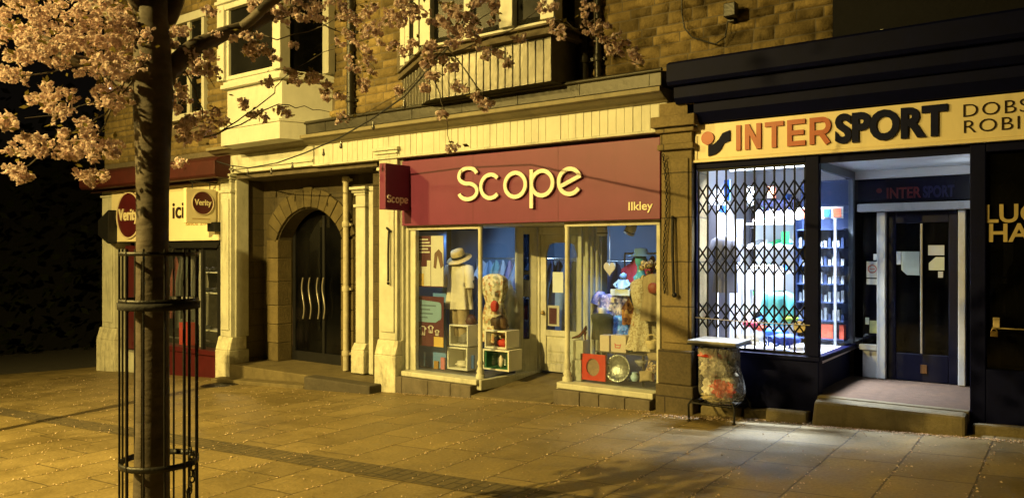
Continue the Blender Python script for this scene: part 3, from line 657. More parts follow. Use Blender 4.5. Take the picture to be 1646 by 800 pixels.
round_letters(lt, 'Scope', bx_, f0, xh, .027, .028); lt.build('lettering', pm('cream_letter', (.76, .74, .66), .4, .06, 3, .02), sg)
for a in bx_:
    pass
il = MB(); text(il, 'Ilkley', lambda u, v, d: (fx(1008) + u, SY - .002 - d, Z(1010, 338, SY) + v), .105, .008, .012, width=fx(1047) - fx(1008)); il.build('lettering', pm('cream_letter_small', (.8, .74, .52), .45, .06, 3, .02), sg)
# projecting sign
px_ = X(661, 8.5)
ps = thing('projecting_sign', 'burgundy box sign reading Scope sticking out from the left end of the fascia', 'sign', (px_, 8.3, 2.2))
py0 = 7.96
pz0, pz1 = 2.28, 2.95
MB().box(px_ - .125, px_, py0, 8.468, pz0, pz1).build('board', burg, ps, .006)
pl = MB(); n_ = .40
round_letters(pl, 'Scope', [(0.0, .078), (.083, .159), (.166, .248), (.258, .340), (.347, .432)], lambda u, v, d: (px_ + d, py0 + .035 + u, pz0 + .10 + v), .088, .0095, .010)
pl.build('lettering', pm('dim_cream_letter', (.85, .80, .68), .5, .1, 3, .02), ps)
# awning arms left on the pilaster and the pier
t = MB().tube([at(625, 372, 8.36), at(624, 400, 8.35), at(624, 452, 8.35)], .016, 8).tube([at(622, 366, 8.4), at(627, 372, 8.36)], .02, 6).ball(at(624, 455, 8.35), .024, 8).build('awning_arm', iron); tag(t, 'black iron awning arm folded against the cream pilaster', 'awning arm')
t = thing('awning_arm', 'black iron awning arm and hanging chain fixed on the stone pier', 'awning arm', at(1080, 470, 8.34))
MB().tube([at(1081, 350, 8.36), at(1081, 400, 8.345), at(1083, 470, 8.345)], .018, 8).ball(at(1084, 474, 8.34), .032, 8).ball(at(1081, 350, 8.36), .026, 8).build('rod', iron, t)
cm = MB()
for k in range(44):
    py = 250 + k * 5.1; p = at(1066 + 4 * math.sin(k * .13) + 5 * k / 44, py, 8.36); cm.torus(p, .017, .006, (1, .2, 0) if k % 2 else (.2, 1, 0), 8, 5)
cm.build('chain', iron, t)
# ------------------------------------------------------------------ things in the charity shop windows
def poster(name, label, x0, x1, Y, z0, z1, col, extra):
    t = thing(name, label, 'poster', ((x0 + x1) / 2, Y, z0))
    MB().box(x0, x1, Y, Y + .008, z0, z1).build('sheet', col, t)
    extra(t, x0, x1, Y, z0, z1); return t
maroonp = pm('maroon_print', (.085, .014, .026), .5, .1, 3, .0)
offw = pm('off_white_print', (.62, .58, .50), .5, .12, 4, 0)
yelp = pm('yellow_print', (.60, .40, .10), .5, .12, 4, 0)
bluep = pm('soft_blue_print', (.20, .33, .46), .5, .1, 4, 0)
brownp = pm('brown_print', (.16, .08, .05), .5, .2, 6, 0)
PY_ = 8.74
def top_poster(t, x0, x1, Y, z0, z1):
    w, h = x1 - x0, z1 - z0
    MB().box(x0 + w * .52, x1, Y - .003, Y - .001, z0 + h * .02, z1).box(x0, x0 + w * .5, Y - .003, Y - .001, z0 + h * .02, z0 + h * .52).build('picture', offw, t)
    MB().box(x0, x0 + w * .24, Y - .006, Y - .0035, z0 + h * .02, z0 + h * .26).build('picture_block', yelp, t)
    b = MB().prism([(x0 + w * .62, z0 + h * .38), (x0 + w * .72, z0 + h * .36), (x0 + w * .78, z0 + h * .62), (x0 + w * .9, z0 + h * .36), (x1, z0 + h * .42), (x0 + w * .95, z0 + h * .66), (x0 + w * .82, z0 + h * .74), (x0 + w * .66, z0 + h * .66)], Y - .006, Y - .0035)
    b.build('dark_cardigan', brownp, t)
    s = MB()
    for k in range(5): s.box(x0 + w * .07, x0 + w * (.40 + .06 * (k % 3)), Y - .004, Y - .001, z1 - h * (.085 + .062 * k), z1 - h * (.055 + .062 * k))
    s.build('printed_lines', offw, t)
    MB().box(x0 + w * .10, x0 + w * .36, Y - .0075, Y - .0045, z0 + h * .40, z0 + h * .54).build('printed_tag', maroonp, t)
poster('window_poster', 'maroon and white poster showing clothes, upper left corner of the charity shop window', X(672, PY_), X(713, PY_), PY_, Z(690, 461, PY_), Z(690, 379, PY_), maroonp, top_poster)
def low_poster(t, x0, x1, Y, z0, z1):
    w, h = x1 - x0, z1 - z0
    q = []
    for (cx, cz, a0) in ((x0 + w * .82, z1 - h * .18, 90), (x0 + w * .82, z1 - h * .40, 0)):
        q += [(cx + w * .10 * math.cos(rad(a0 - 90 * i / 5)), cz + w * .10 * math.sin(rad(a0 - 90 * i / 5))) for i in range(6)]
    poly = [(x0, z1 - h * .52), (x0 + w * .7, z1 - h * .52)] + q[::-1][:6] + q[::-1][6:] + [(x0, z1 - h * .07)]
    MB().prism(poly, Y - .004, Y - .001).build('blue_panel', bluep, t)
    MB().box(x0 + w * .64, x1 - .002, Y - .004, Y - .001, z0 + .002, z0 + h * .2).build('yellow_panel', yelp, t)
    s = MB()
    for k, (a, b) in enumerate(((.12, .72), (.12, .5), (.12, .6), (.12, .4))): s.box(x0 + w * a, x0 + w * b, Y - .007, Y - .0045, z1 - h * (.2 + .08 * k), z1 - h * (.17 + .08 * k))
    s.build('printed_lines', pm('grey_print', (.10, .16, .22), .5, .1, 4, 0), t)
    s = MB(); fn = lambda u, v, d: (x0 + u, Y - .001 - d, z0 + v)
    for ox, oy, sc in ((.22, .30, 1.), (.52, .34, .8), (.76, .28, .6)):
        pts = [(-.09, -.16), (-.02, -.16), (0, -.05), (.02, -.16), (.09, -.16), (.08, .12), (.12, .06), (.15, .1), (.06, .18), (-.06, .18), (-.15, .1), (-.12, .06), (-.08, .12)]
        s.ribbon([((ox + a * sc * .85) * w, oy * h + b * sc * .5 * h) for a, b in pts], .006, fn, 0, .004, True)
    s.build('garment_outlines', offw, t)
poster('window_poster', 'maroon poster with a soft blue speech panel, lower left in the charity shop window', X(671, PY_), X(713, PY_), PY_, Z(690, 556, PY_), Z(690, 476, PY_), maroonp, low_poster)
# white cube crates
def crate(name, label, px0, px1, pyt, pyb, Y, dep, mat, group, ang=0.):
    x0, x1, z0, z1 = X(px0, Y), X(px1, Y), Z((px0 + px1) / 2, pyb, Y), Z((px0 + px1) / 2, pyt, Y)
    t = thing(name, label, 'crate', ((x0 + x1) / 2, Y, z0), group)
    w = .022
    MB().box(x0, x0 + w, Y, Y + dep, z0, z1).box(x1 - w, x1, Y, Y + dep, z0, z1).box(x0 + w, x1 - w, Y, Y + dep, z0, z0 + w).box(x0 + w, x1 - w, Y, Y + dep, z1 - w, z1).build('shell', mat, t, .003)
    MB().box(x0 + w, x1 - w, Y + dep - .012, Y + dep, z0 + w, z1 - w).build('back', mat, t)
    t.location = t.location; return t, x0, x1, z0, z1
cw = pm('white_crate', (.70, .68, .60), .6, .12, 4, .05)
CY = 8.86
G_ = 'white display crates in the charity shop windows'
c1 = crate('display_crate', 'white open crate on top of another one under the straw hat display', 722, 752, 522, 556, CY, .34, cw, G_)
c2 = crate('display_crate', 'lowest white open crate beneath the straw hat display', 719, 751, 558, 594, CY, .36, cw, G_)
c3 = crate('display_crate', 'white open crate holding a red pouch below the floral dress', 779, 814, 531, 560, CY + .05, .32, cw, G_)
c4 = crate('display_crate', 'white crate with green lining standing lowest below the floral dress', 776, 818, 562, 595, CY, .32, cw, G_)
t = MB().box(c4[1] + .03, c4[2] - .03, CY + .02, CY + .30, c4[3] + .024, c4[3] + .03).box(c4[1] + .024, c4[1] + .05, CY + .02, CY + .30, c4[3] + .03, c4[4] - .03).box(c4[2] - .05, c4[2] - .024, CY + .02, CY + .30, c4[3] + .03, c4[4] - .03).build('green_lining', pm('green_felt', (.03, .15, .07), .8, .2, 9, .1)); tag(t, 'green lining inside the lowest crate under the floral dress', 'lining')
def lump(name, label, cat, c, r, mat, seed, group=None, rough=.5):
    t = MB().ball(c, r, 14, rough, seed).build(name, mat); return tag(t, label, cat, group)
redcl = pm('red_cloth', (.42, .035, .02), .7, .2, 6, .3, 14)
blk = pm('black_cloth', (.018, .018, .02), .8, .3, 8, .3)
beige = pm('beige_cloth', (.36, .28, .17), .85, .25, 7, .35, 12)
lump('pouch', 'red pouch lying in the upper crate under the floral dress', 'pouch', ((c3[1] + c3[2]) / 2 + .07, CY + .14, c3[3] + .075), (.09, .07, .06), redcl, 3)
lump('ornament', 'dark ornament in the upper crate left of the red pouch', 'ornament', ((c3[1] + c3[2]) / 2 - .06, CY + .16, c3[3] + .09), (.045, .05, .075), blk, 5)
lump('folded_cloth', 'pale folded cloth lying in the lowest crate under the straw hat', 'cloth', ((c2[1] + c2[2]) / 2, CY + .15, c2[3] + .07), (.12, .1, .055), offw, 8)
lump('folded_cloth', 'grey bundle of cloth in the upper crate under the straw hat', 'cloth', ((c1[1] + c1[2]) / 2, CY + .17, c1[3] + .11), (.11, .09, .10), pm('grey_cloth', (.2, .19, .18), .8, .3, 7, .4), 9)
lump('ornament', 'small white china figure in the green lined crate', 'ornament', ((c4[1] + c4[2]) / 2, CY + .13, c4[3] + .11), (.05, .05, .085), offw, 2)
lump('brown_bag', 'brown leather bag sitting on the crate below the floral dress', 'bag', ((c3[1] + c3[2]) / 2 - .02, CY + .18, c3[4] + .10), (.14, .09, .10), pm('brown_leather', (.085, .05, .025), .5, .3, 7, .3), 4)
# dressed torsos
def garment(name, label, cat, c, z0, z1, rx, ry, mat, folds=7, amp=.12, seed=1, waist=.8, flare=1.2, sleeves=0., straps=0., group=None, neck=None):
    x, y = c; h = z1 - z0
    t = thing(name, label, cat, (x, y, z0), group)
    lv = [(z1, x, y, rx * .32, ry * .5), (z1 - h * .03, x, y, rx * .75, ry * .75), (z1 - h * .08, x, y, rx, ry * .9), (z1 - h * .22, x, y, rx * .98, ry), (z1 - h * .42, x, y, rx * waist, ry * waist)]
    for k in range(1, 6): lv.append((z1 - h * (.42 + .58 * k / 5), x, y, rx * (waist + (flare - waist) * k / 5), ry * (waist + (flare - waist) * k / 5)))
    MB().loft(lv, 40, folds, amp, seed).build('body', mat, t)
    if sleeves:
        for s in (-1, 1):
            MB().tube([(x + s * rx * .55, y, z1 - h * .05), (x + s * rx * .85, y - .01, z1 - h * .10), (x + s * rx * 1.05, y - .03, z1 - sleeves * .55), (x + s * rx * 1.12, y - .05, z1 - sleeves)], [.04, ry * .62, ry * .55, ry * .5], 14).build('sleeve', mat, t)
    if neck: MB().lathe([(.055, -.03), (.05, .02), (.052, .07), (.0, .075)], (x, y, z1), 14).build('neck', neck, t)
    return t
shirt = pm('cream_linen', (.66, .60, .46), .85, .15, 6, .45, 16)
mx_, my_ = X(737, 9.0), 9.02
garment('shirt', 'cream linen shirt on the display form under the straw hat', 'shirt', (mx_, my_), Z(737, 496, 9.0), Z(737, 424, 9.0), .215, .13, shirt, 7, .15, 2, .92, 1.06, .36, neck=offw)
tr = thing('trousers', 'beige trousers hanging below the cream linen shirt', 'trousers', (mx_, my_, .2))
for s in (-1, 1): MB().loft([(Z(737, 492, 9.0), mx_ + s * .07, my_, .10, .10), (.95 - .35, mx_ + s * .08, my_, .085, .09), (Z(737, 540, 9.0), mx_ + s * .085, my_, .075, .08)], 16, 4, .06, s + 3).build('trouser_leg', beige, tr)
hat = thing('straw_hat', 'straw hat with a black band above the cream linen shirt', 'hat', at(737, 424, 9.0))
hc = at(737, 412, 9.0)
straw = pm('straw', (.62, .50, .28), .8, .25, 20, .4)
def tilt(mb, c, ang, ax):
    q = Matrix.Rotation(rad(ang), 3, ax); mb.v = [tuple(Vector(c) + q @ (Vector(p) - Vector(c))) for p in mb.v]; return mb
tilt(MB().lathe([(.20, -.045), (.19, -.03), (.12, -.02), (.11, -.018)], hc, 26, False), hc, 25, 'X').build('brim', straw, hat)
tilt(MB().lathe([(.112, -.02), (.108, .06), (.095, .10), (.06, .105), (.0, .09)], hc, 24, False), hc, 25, 'X').build('crown', straw, hat)
tilt(MB().lathe([(.114, -.018), (.113, .025)], hc, 24, False), hc, 25, 'X').build('band', blk, hat)
floral = patchy('floral_print', [(.62, .55, .38), (.55, .45, .25), (.40, .22, .10), (.66, .60, .45), (.30, .28, .16), (.6, .5, .3)], 26)
garment('floral_dress', 'cream floral dress with straps displayed behind the left colonette', 'dress', (X(795, 9.15), 9.15), Z(795, 548, 9.15), Z(795, 440, 9.15), .20, .13, floral, 8, .2, 5, .68, 1.25)
lump('handbag', 'small red handbag hanging on the floral dress', 'handbag', at(795, 492, 8.98), (.075, .035, .085), redcl, 7, rough=.15)
# rails of clothes behind
def rail(label, p0, p1, z, group=None):
    t = thing('clothes_rail', label, 'clothes rail', ((p0[0] + p1[0]) / 2, (p0[1] + p1[1]) / 2, -.16), group)
    MB().tube([(p0[0], p0[1], z), (p1[0], p1[1], z)], .014, 8).build('bar', steel, t)
    for p in (p0, p1):
        MB().tube([(p[0], p[1], -.15), (p[0], p[1], z)], .014, 8).build('upright', steel, t)
        MB().box(p[0] - .2, p[0] + .2, p[1] - .02, p[1] + .02, -.158, -.13).build('foot', steel, t)
    return t
rail('chrome clothes rail of pale blue garments left of the shop door', (-8.3, 10.4), (-6.6, 10.9), 1.55)
rail('chrome clothes rail of dark garments along the blue back wall', (-8.0, 12.4), (-5.2, 12.6), 1.5)
cl_cols = [('pale_blue_cloth', (.30, .42, .58)), ('white_cotton', (.62, .64, .66)), ('denim_blue', (.06, .12, .28)), ('slate_cloth', (.12, .16, .22)), ('mint_cloth', (.30, .48, .46)), ('navy_cloth', (.02, .03, .08)), ('lilac_cloth', (.36, .30, .48))]
cm_ = [pm(n, c, .85, .2, 6, .4, 12) for n, c in cl_cols]
names = ['pale blue', 'white', 'denim blue', 'slate grey', 'mint', 'navy', 'lilac']
def hang(mb, x, y, zt, w, h, dx, dy, seed):
    r = random.Random(seed); n = 9; vs = []
    for j in range(7):
        t = j / 6; hw = w * (.25 + .75 * min(1, t * 3.2)) * (1 + .08 * t)
        for i in range(n):
            s = i / (n - 1) * 2 - 1; off = .045 * math.sin(s * 5 + seed + t * 2) * (.3 + t)
            vs.append((x + dx * hw * s - dy * off, y + dy * hw * s + dx * off, zt - h * t - .05 * abs(s) * (1 - t)))
    return mb.add(vs, [(j * n + i, j * n + i + 1, (j + 1) * n + i + 1, (j + 1) * n + i) for j in range(6) for i in range(n - 1)], True)
order = [1, 0, 4, 1, 6, 0, 2, 0, 3, 1, 2, 5, 0, 3]
for i, k in enumerate(order):
    t_ = i / 13; x, y = -8.2 + 1.55 * t_, 10.43 + .45 * t_
    o = hang(MB(), x, y, 1.53, .2, R.uniform(.85, 1.35), .35, .93, i).build('hanging_garment', cm_[k])
    tag(o, 'pale or denim garment on the rail left of the shop door', 'garment', 'garments on the rail left of the shop door')
for i in range(12):
    t_ = i / 11; x, y = -7.9 + 2.6 * t_, 12.41 + .18 * t_
    o = hang(MB(), x, y, 1.48, .22, R.uniform(.8, 1.2), .5, .87, i + 40).build('hanging_garment', cm_[[3, 5, 2, 5, 3, 5, 0, 5, 3, 2, 5, 3][i]])
    tag(o, 'dark garment on the rail along the back wall', 'garment', 'garments on the rail along the back wall')
# right window ------------------------------------------------------
heart = thing('hanging_heart', 'cream wooden heart hanging on a thread in the right window', 'ornament', at(980, 444, 8.9))
hh = at(980, 431, 8.9); sc = .0062
hp = [(16 * math.sin(a) ** 3, 13 * math.cos(a) - 5 * math.cos(2 * a) - 2 * math.cos(3 * a) - math.cos(4 * a)) for a in [2 * math.pi * i / 40 for i in range(40)]]
MB().prism([(hh.x + a * sc * .85, hh.z + b * sc) for a, b in hp], 8.89, 8.91).build('heart', pm('heart_paint', (.55, .48, .34), .6, .15, 6, .05), heart, .004)
MB().tube([(hh.x, 8.9, hh.z + .03), (hh.x, 8.9, 2.15)], .003, 5).build('thread', offw, heart)
def spot(label, px, py, Y, a):
    p = at(px, py, Y); t = thing('spotlight', label, 'spotlight', p, 'ceiling spotlights in the right charity shop window')
    MB().box(p.x - .02, p.x + .02, Y - .02, Y + .02, p.z + .06, 2.19).build('stem', cream, t)
    h = MB().lathe([(.0, .09), (.06, .09), (.07, .02), (.072, -.055), (.06, -.06)], p, 16); tilt(h, p, a, 'Y'); h.build('lamp_head', pm('spot_cream' + str(px), (.6, .54, .40), .5, .1, 5, .03), t)
    h = MB().lathe([(.074, -.03), (.074, -.018)], p, 16, False); tilt(h, p, a, 'Y'); h.build('ring', blk, t)
spot('left of the two cream spotlights, hanging straight above the heart', 968, 372, 9.05, 0); spot('right of the two cream spotlights, tilted sideways near the pier', 1013, 370, 9.05, 25)
gl = pm('turquoise_glass', (.10, .42, .62), .12, .3, 8, .1)  # even turquoise base colour of the glass head
tor = thing('glass_mannequin_head', 'turquoise glass head wearing a brimmed hat in the right window', 'mannequin', at(1030, 445, 9.1))
q = at(1030, 418, 9.1); MB().ball(q, (.075, .085, .105), 16, .08, 2).build('head', gl, tor)
q = at(1030, 440, 9.1); MB().lathe([(.05, .10), (.045, .05), (.06, 0), (.10, -.04), (.09, -.08)], q, 16).build('neck', gl, tor)
ht = thing('brimmed_hat', 'small blue brimmed hat on the turquoise glass head', 'hat', at(1030, 410, 9.1)); q = at(1030, 409, 9.1)
bh = pm('blue_felt', (.10, .20, .34), .8, .2, 7, .2); MB().lathe([(.16, -.02), (.155, -.005), (.09, 0), (.085, .075), (.0, .085)], q, 22, False).build('crown', bh, ht)
crim = pm('crimson_drape', (.30, .02, .05), .7, .3, 5, .3)
t = hang(MB(), X(1022, 9.5), 9.5, Z(1022, 415, 9.5), .20, .34, 1, 0, 3).build('crimson_scarf', crim); tag(t, 'crimson scarf draped behind the glass head', 'scarf')
icy = pm('ice_blue_china', (.42, .62, .86), .35, .2, 8, .1)
ch = thing('china_cherub', 'pale blue seated cherub figure on the white display box', 'figurine', at(1002, 464, 9.15)); q = at(1002, 464, 9.15)
MB().loft([(q.z, q.x, 9.15, .10, .07), (q.z + .06, q.x, 9.15, .085, .06), (q.z + .12, q.x, 9.15, .06, .045)], 16).build('body', icy, ch); MB().ball((q.x, 9.15, q.z + .165), .05, 12, .1, 3).build('head', icy, ch)
for s in (-1, 1): MB().tube([(q.x + s * .05, 9.15, q.z + .11), (q.x + s * .12, 9.12, q.z + .05), (q.x + s * .06, 9.08, q.z + .02)], [.024, .02, .015], 8).build('arm', icy, ch)
bxw = pm('white_display_box', (.62, .70, .74), .5, .08, 4, .02)
t = MB().box(X(981, 9.1), X(1012, 9.1), 9.1, 9.3, Z(996, 475, 9.1), Z(996, 465, 9.1)).build('display_box', bxw, bevel=.004); tag(t, 'long flat white box under the pale blue cherub', 'box')
sq = patchy('lilac_sequins', [(.40, .36, .75), (.55, .50, .85), (.25, .25, .62), (.62, .62, .9), (.18, .20, .5)], 34, .35)
garment('sequin_blouse', 'lilac and blue sequin top in the right window', 'top', (X(985, 9.3), 9.3), Z(985, 505, 9.3), Z(985, 472, 9.3), .23, .12, sq, 9, .14, 8, .95, 1.15, .15)
sqb = patchy('blue_sequins', [(.08, .30, .62), (.15, .42, .75), (.05, .16, .4), (.3, .5, .8)], 34, .35)
garment('sequin_skirt', 'bright blue sequin skirt below the lilac sequin top', 'skirt', (X(999, 9.25), 9.25), Z(999, 542, 9.25), Z(999, 505, 9.25), .12, .10, sqb, 6, .1, 9, .9, 1.15)
garment('dark_waistcoat', 'dark green waistcoat on a small display form behind the gift boxes', 'waistcoat', (X(968, 9.05), 9.05), Z(968, 545, 9.05), Z(968, 503, 9.05), .16, .11, pm('bottle_green_cloth', (.05, .055, .04), .85, .3, 6, .3), 4, .04, 3, .88, 1.0, neck=offw)
cat_b = pm('white_gift_box', (.62, .52, .42), .6, .1, 5, .03)
for a, b, lab in ((964, 979, 'narrow pale gift box left of the one with a pink print'), (982, 1006, 'wide pale gift box printed with a small pink animal')):
    t = thing('gift_box', lab, 'box', at((a + b) / 2, 565, 8.85)); MB().box(X(a, 8.85), X(b, 8.85), 8.85, 9.0, Z(a, 565, 8.85), Z(a, 538, 8.85)).build('carton', cat_b, t, .004)
    if a > 970:
        s = MB(); c = at(993, 556, 8.848); s.ribbon([(-.035, -.02), (.03, -.02), (.04, .02), (.03, .012), (0, .012), (-.028, .015), (-.04, .025)], .006, lambda u, v, d: (c.x + u, 8.849 - d, c.z + v), 0, .003, True); s.build('printed_animal', pm('pink_print', (.55, .12, .12), .6, .1, 5, 0), t)
t = MB().box(X(955, 8.8), X(1035, 8.8), 8.82, 9.35, Z(985, 568, 8.8), Z(985, 566, 8.8)).box(X(957, 8.8), X(959, 8.8), 8.82, 8.86, zr, Z(985, 568, 8.8)).box(X(1031, 8.8), X(1033, 8.8), 8.82, 8.86, zr, Z(985, 568, 8.8)).box(X(957, 8.8), X(959, 8.8), 9.30, 9.34, zr, Z(985, 568, 8.8)).box(X(1031, 8.8), X(1033, 8.8), 9.30, 9.34, zr, Z(985, 568, 8.8)).build('low_table', pm('dark_wood_table', (.05, .045, .04), .5, .3, 6, .1), bevel=.003); tag(t, 'low dark display table under the gift boxes', 'table')
# shoe on its plinth
pl0 = at(935, 547, 8.72)
t = MB().box(X(921, 8.72), X(937, 8.72), 8.72, 8.9, Z(930, 578, 8.72), pl0.z).box(X(921, 8.72) - .01, X(935, 8.72), 8.70, 8.9, zr, Z(930, 578, 8.72) - .002).build('plinth_box', cream, bevel=.006); tag(t, 'pair of stacked cream plinth boxes under the red shoe', 'plinth')
shoe = thing('high_heel_shoe', 'glossy dark red high heeled shoe standing on a cream plinth', 'shoe', (pl0.x, 8.8, pl0.z))
pat = pm('red_patent', (.10, .012, .012), .2, .2, 8, .02); x0 = X(921, 8.8); z0 = pl0.z
SP = [(0., .012, .032, .018), (.04, .02, .04, .026), (.09, .03, .045, .036), (.13, .06, .04, .04), (.17, .105, .036, .046), (.20, .14, .034, .055)]
vs = []
for (u, zc, hw, hh_) in SP:
    for j in range(12):
        a = 2 * math.pi * j / 12; vs.append((x0 + u, 8.8 + hw * math.cos(a), z0 + zc + hh_ * math.sin(a) * (1 if math.sin(a) > 0 else .35)))
sm = MB().add(vs, [(i * 12 + j, i * 12 + (j + 1) % 12, (i + 1) * 12 + (j + 1) % 12, (i + 1) * 12 + j) for i in range(5) for j in range(12)] + [tuple(range(11, -1, -1)), tuple(range(60, 72))], True); sm.build('upper', pat, shoe)
MB().tube([(x0 + .19, 8.8, z0 + .11), (x0 + .185, 8.8, z0 + .05), (x0 + .19, 8.8, z0)], [.024, .012, .010], 8).build('heel', pat, shoe)
# red frame
rfm = thing('red_picture_frame', 'red square frame with an oval photograph leaning in the right window', 'picture frame', at(953, 611, 8.72))
a0, a1, b0, b1 = X(933, 8.72), X(973, 8.72), Z(953, 611, 8.72), Z(953, 569, 8.72)
cxm, czm = (a0 + a1) / 2, (b0 + b1) / 2
fr_ = MB(); n = 32
def sqp(i, k): 
    a = 2 * math.pi * i / n; c, s_ = math.cos(a), math.sin(a); mxx = max(abs(c), abs(s_)); return (cxm + k * (a1 - a0) / 2 * c / mxx, czm + k * (b1 - b0) / 2 * s_ / mxx)
for i in range(n):
    o0, o1 = sqp(i, 1), sqp(i + 1, 1); f_ = lambda j: (cxm + .098 * math.cos(2 * math.pi * j / n), czm + .115 * math.sin(2 * math.pi * j / n)); fr_.prism([f_(i), o0, o1, f_(i + 1)], 8.72, 8.75)
fr_.build('frame', pm('scarlet_lacquer', (.50, .03, .015), .3, .15, 6, .06), rfm); MB().box(a0 + .02, a1 - .02, 8.742, 8.748, b0 + .02, b1 - .02).build('photograph', pm('brown_photo', (.28, .19, .12), .5, .5, 9, 0), rfm)
dp = thing('silver_dish', 'round embossed silver dish leaning right of the red frame', 'dish', at(994, 612, 8.8)); q = at(994, 592, 8.8)
sil = pm('tarnished_silver', (.36, .38, .36), .3, .4, 14, .6, 30, metal=.8)
d_ = MB().lathe([(.0, .0), (.11, .0), (.12, .012), (.165, .03), (.175, .034), (.175, .028), (.12, .0), (.0, -.01)], q, 32, False); tilt(d_, q, 78, 'X'); d_.build('plate', sil, dp)
rg = MB()
for k in range(18):
    a = 2 * math.pi * k / 18; rg.ball((q.x + .145 * math.cos(a), q.y + .145 * math.sin(a), q.z + .026), .012, 8)
tilt(rg, q, 78, 'X'); rg.build('embossed_beads', sil, dp)
# right dresses, cushions and trinkets
lace = patchy('ivory_lace', [(.52, .46, .33), (.46, .39, .26), (.58, .52, .38), (.36, .29, .18)], 60, .9, .5)
garment('lace_dress', 'long ivory lace dress by the stone pier', 'dress', (X(1034, 8.95), 8.95), Z(1030, 562, 8.95), Z(1030, 447, 8.95), .16, .11, lace, 8, .26, 4, .72, 1.25)
garment('ivory_blouse', 'ivory blouse on the display form hard against the stone pier', 'blouse', (X(1052, 8.85), 8.85), Z(1052, 515, 8.85), Z(1052, 440, 8.85), .15, .11, beige, 7, .22, 6, .85, 1.1)
rust = patchy('rust_print', [(.22, .08, .03), (.35, .16, .06), (.12, .04, .03), (.45, .28, .12)], 22)
t = hang(MB(), X(1010, 8.9), 8.9, Z(1010, 477, 8.9), .10, .36, 1, .1, 5).build('patterned_scarf', rust); tag(t, 'rust patterned scarf hanging left of the lace dress', 'scarf')
lump('handbag', 'red purse near the neck of the ivory blouse', 'handbag', at(1050, 463, 8.72), (.075, .04, .07), pm('dull_red_leather', (.26, .05, .03), .5, .2, 7, .2), 7, rough=.15)
fl_m = patchy('silk_flowers', [(.62, .5, .3), (.1, .06, .04), (.55, .42, .2), (.2, .12, .08)], 40)
o = MB()
for k in range(14): o.ball(at(1040 + R.uniform(-10, 18), 432 + R.uniform(-10, 16), 8.85 + R.uniform(-.08, .08)), R.uniform(.025, .045), 8, .3, k)
tag(o.build('silk_flower_spray', fl_m), 'spray of cream and dark silk flowers at the neck of the lace dress', 'flowers')
def cushion(label, px, py, Y, w, h, mat, ang):
    c = at(px, py, Y); mb = MB(); n = 12; vs = []
    for s_ in (-1, 1):
        for i in range(n + 1):
            for j in range(n + 1):
                u, v = i / n * 2 - 1, j / n * 2 - 1; b_ = max(0, (1 - u * u) * (1 - v * v)) ** .45
                x, z = u * w * (1 - .12 * (1 - v * v)), v * h * (1 - .12 * (1 - u * u)); ca, sa = math.cos(ang), math.sin(ang)
                vs.append((c.x + x * ca - z * sa, Y + s_ * .05 * b_ + z * .25, c.z + x * sa + z * ca))
    m_ = (n + 1) ** 2
    mb.add(vs, [(o + i * (n + 1) + j, o + (i + 1) * (n + 1) + j, o + (i + 1) * (n + 1) + j + 1, o + i * (n + 1) + j + 1) for o in (0, m_) for i in range(n) for j in range(n)], True)
    tag(mb.build('cushion', mat), label, 'cushion')
cushion('pale cushion lowest beside the pier', 1038, 604, 8.80, .095, .07, beige, .15)
cushion('brown patterned cushion by the foot of the pier', 1049, 590, 8.86, .085, .075, patchy('cushion_print', [(.36, .26, .18), (.2, .12, .07), (.5, .4, .26), (.12, .1, .12)], 45), -.2)
p = at(1030, 588, 8.86); t = MB().lathe([(.03, 0), (.035, .01), (.065, .04), (.08, .075), (.074, .075), (.05, .03), (.0, .02)], p, 20, False).build('bowl', pm('grey_bowl', (.3, .3, .32), .3, .3, 8, .1)); tag(t, 'grey china bowl right of the silver dish', 'bowl')
p = at(1048, 560, 8.80); bs = thing('basket', 'straw basket with a hoop handle on the lower right of the window', 'basket', p)
MB().lathe([(.055, 0), (.075, .06), (.085, .11), (.08, .11), (.065, .05), (.0, .01)], p, 20, False).build('body', straw, bs); MB().torus((p.x, p.y, p.z + .1), .075, .008, (0, 1, 0), 24, 6).build('handle', straw, bs)
t = MB().tube([at(1042, 574, 8.84), at(1048, 572, 8.86), at(1058, 574, 8.88)], [.05, .055, .05], 16).build('throw', beige); tag(t, 'beige rolled throw between the basket and the cushions', 'throw')
p = at(1020, 612, 8.78); t = MB().lathe([(.03, 0), (.05, .03), (.052, .06), (.03, .09), (.036, .11)], p, 18).build('china_pot', icy); tag(t, 'small blue china pot beside the silver dish', 'pot')
# cards on the door glass
t = MB().box(X(889, DY), X(906, DY), DY - .012, DY - .004, Z(897, 470, DY), Z(897, 437, DY)).build('door_notice', pm('notice_paper', (.55, .62, .68), .6, .1, 6, 0)); tag(t, 'pale notice taped on the charity shop door glass', 'notice')
t = thing('framed_card', 'white framed card with a maroon picture low in the door glass', 'card', at(886, 525, DY)); MB().box(X(876, DY), X(896, DY), DY + .05, DY + .06, Z(886, 524, DY), Z(886, 491, DY)).build('card', offw, t); MB().box(X(880, DY), X(892, DY), DY + .044, DY + .049, Z(886, 521, DY), Z(886, 495, DY)).build('picture', maroonp, t)

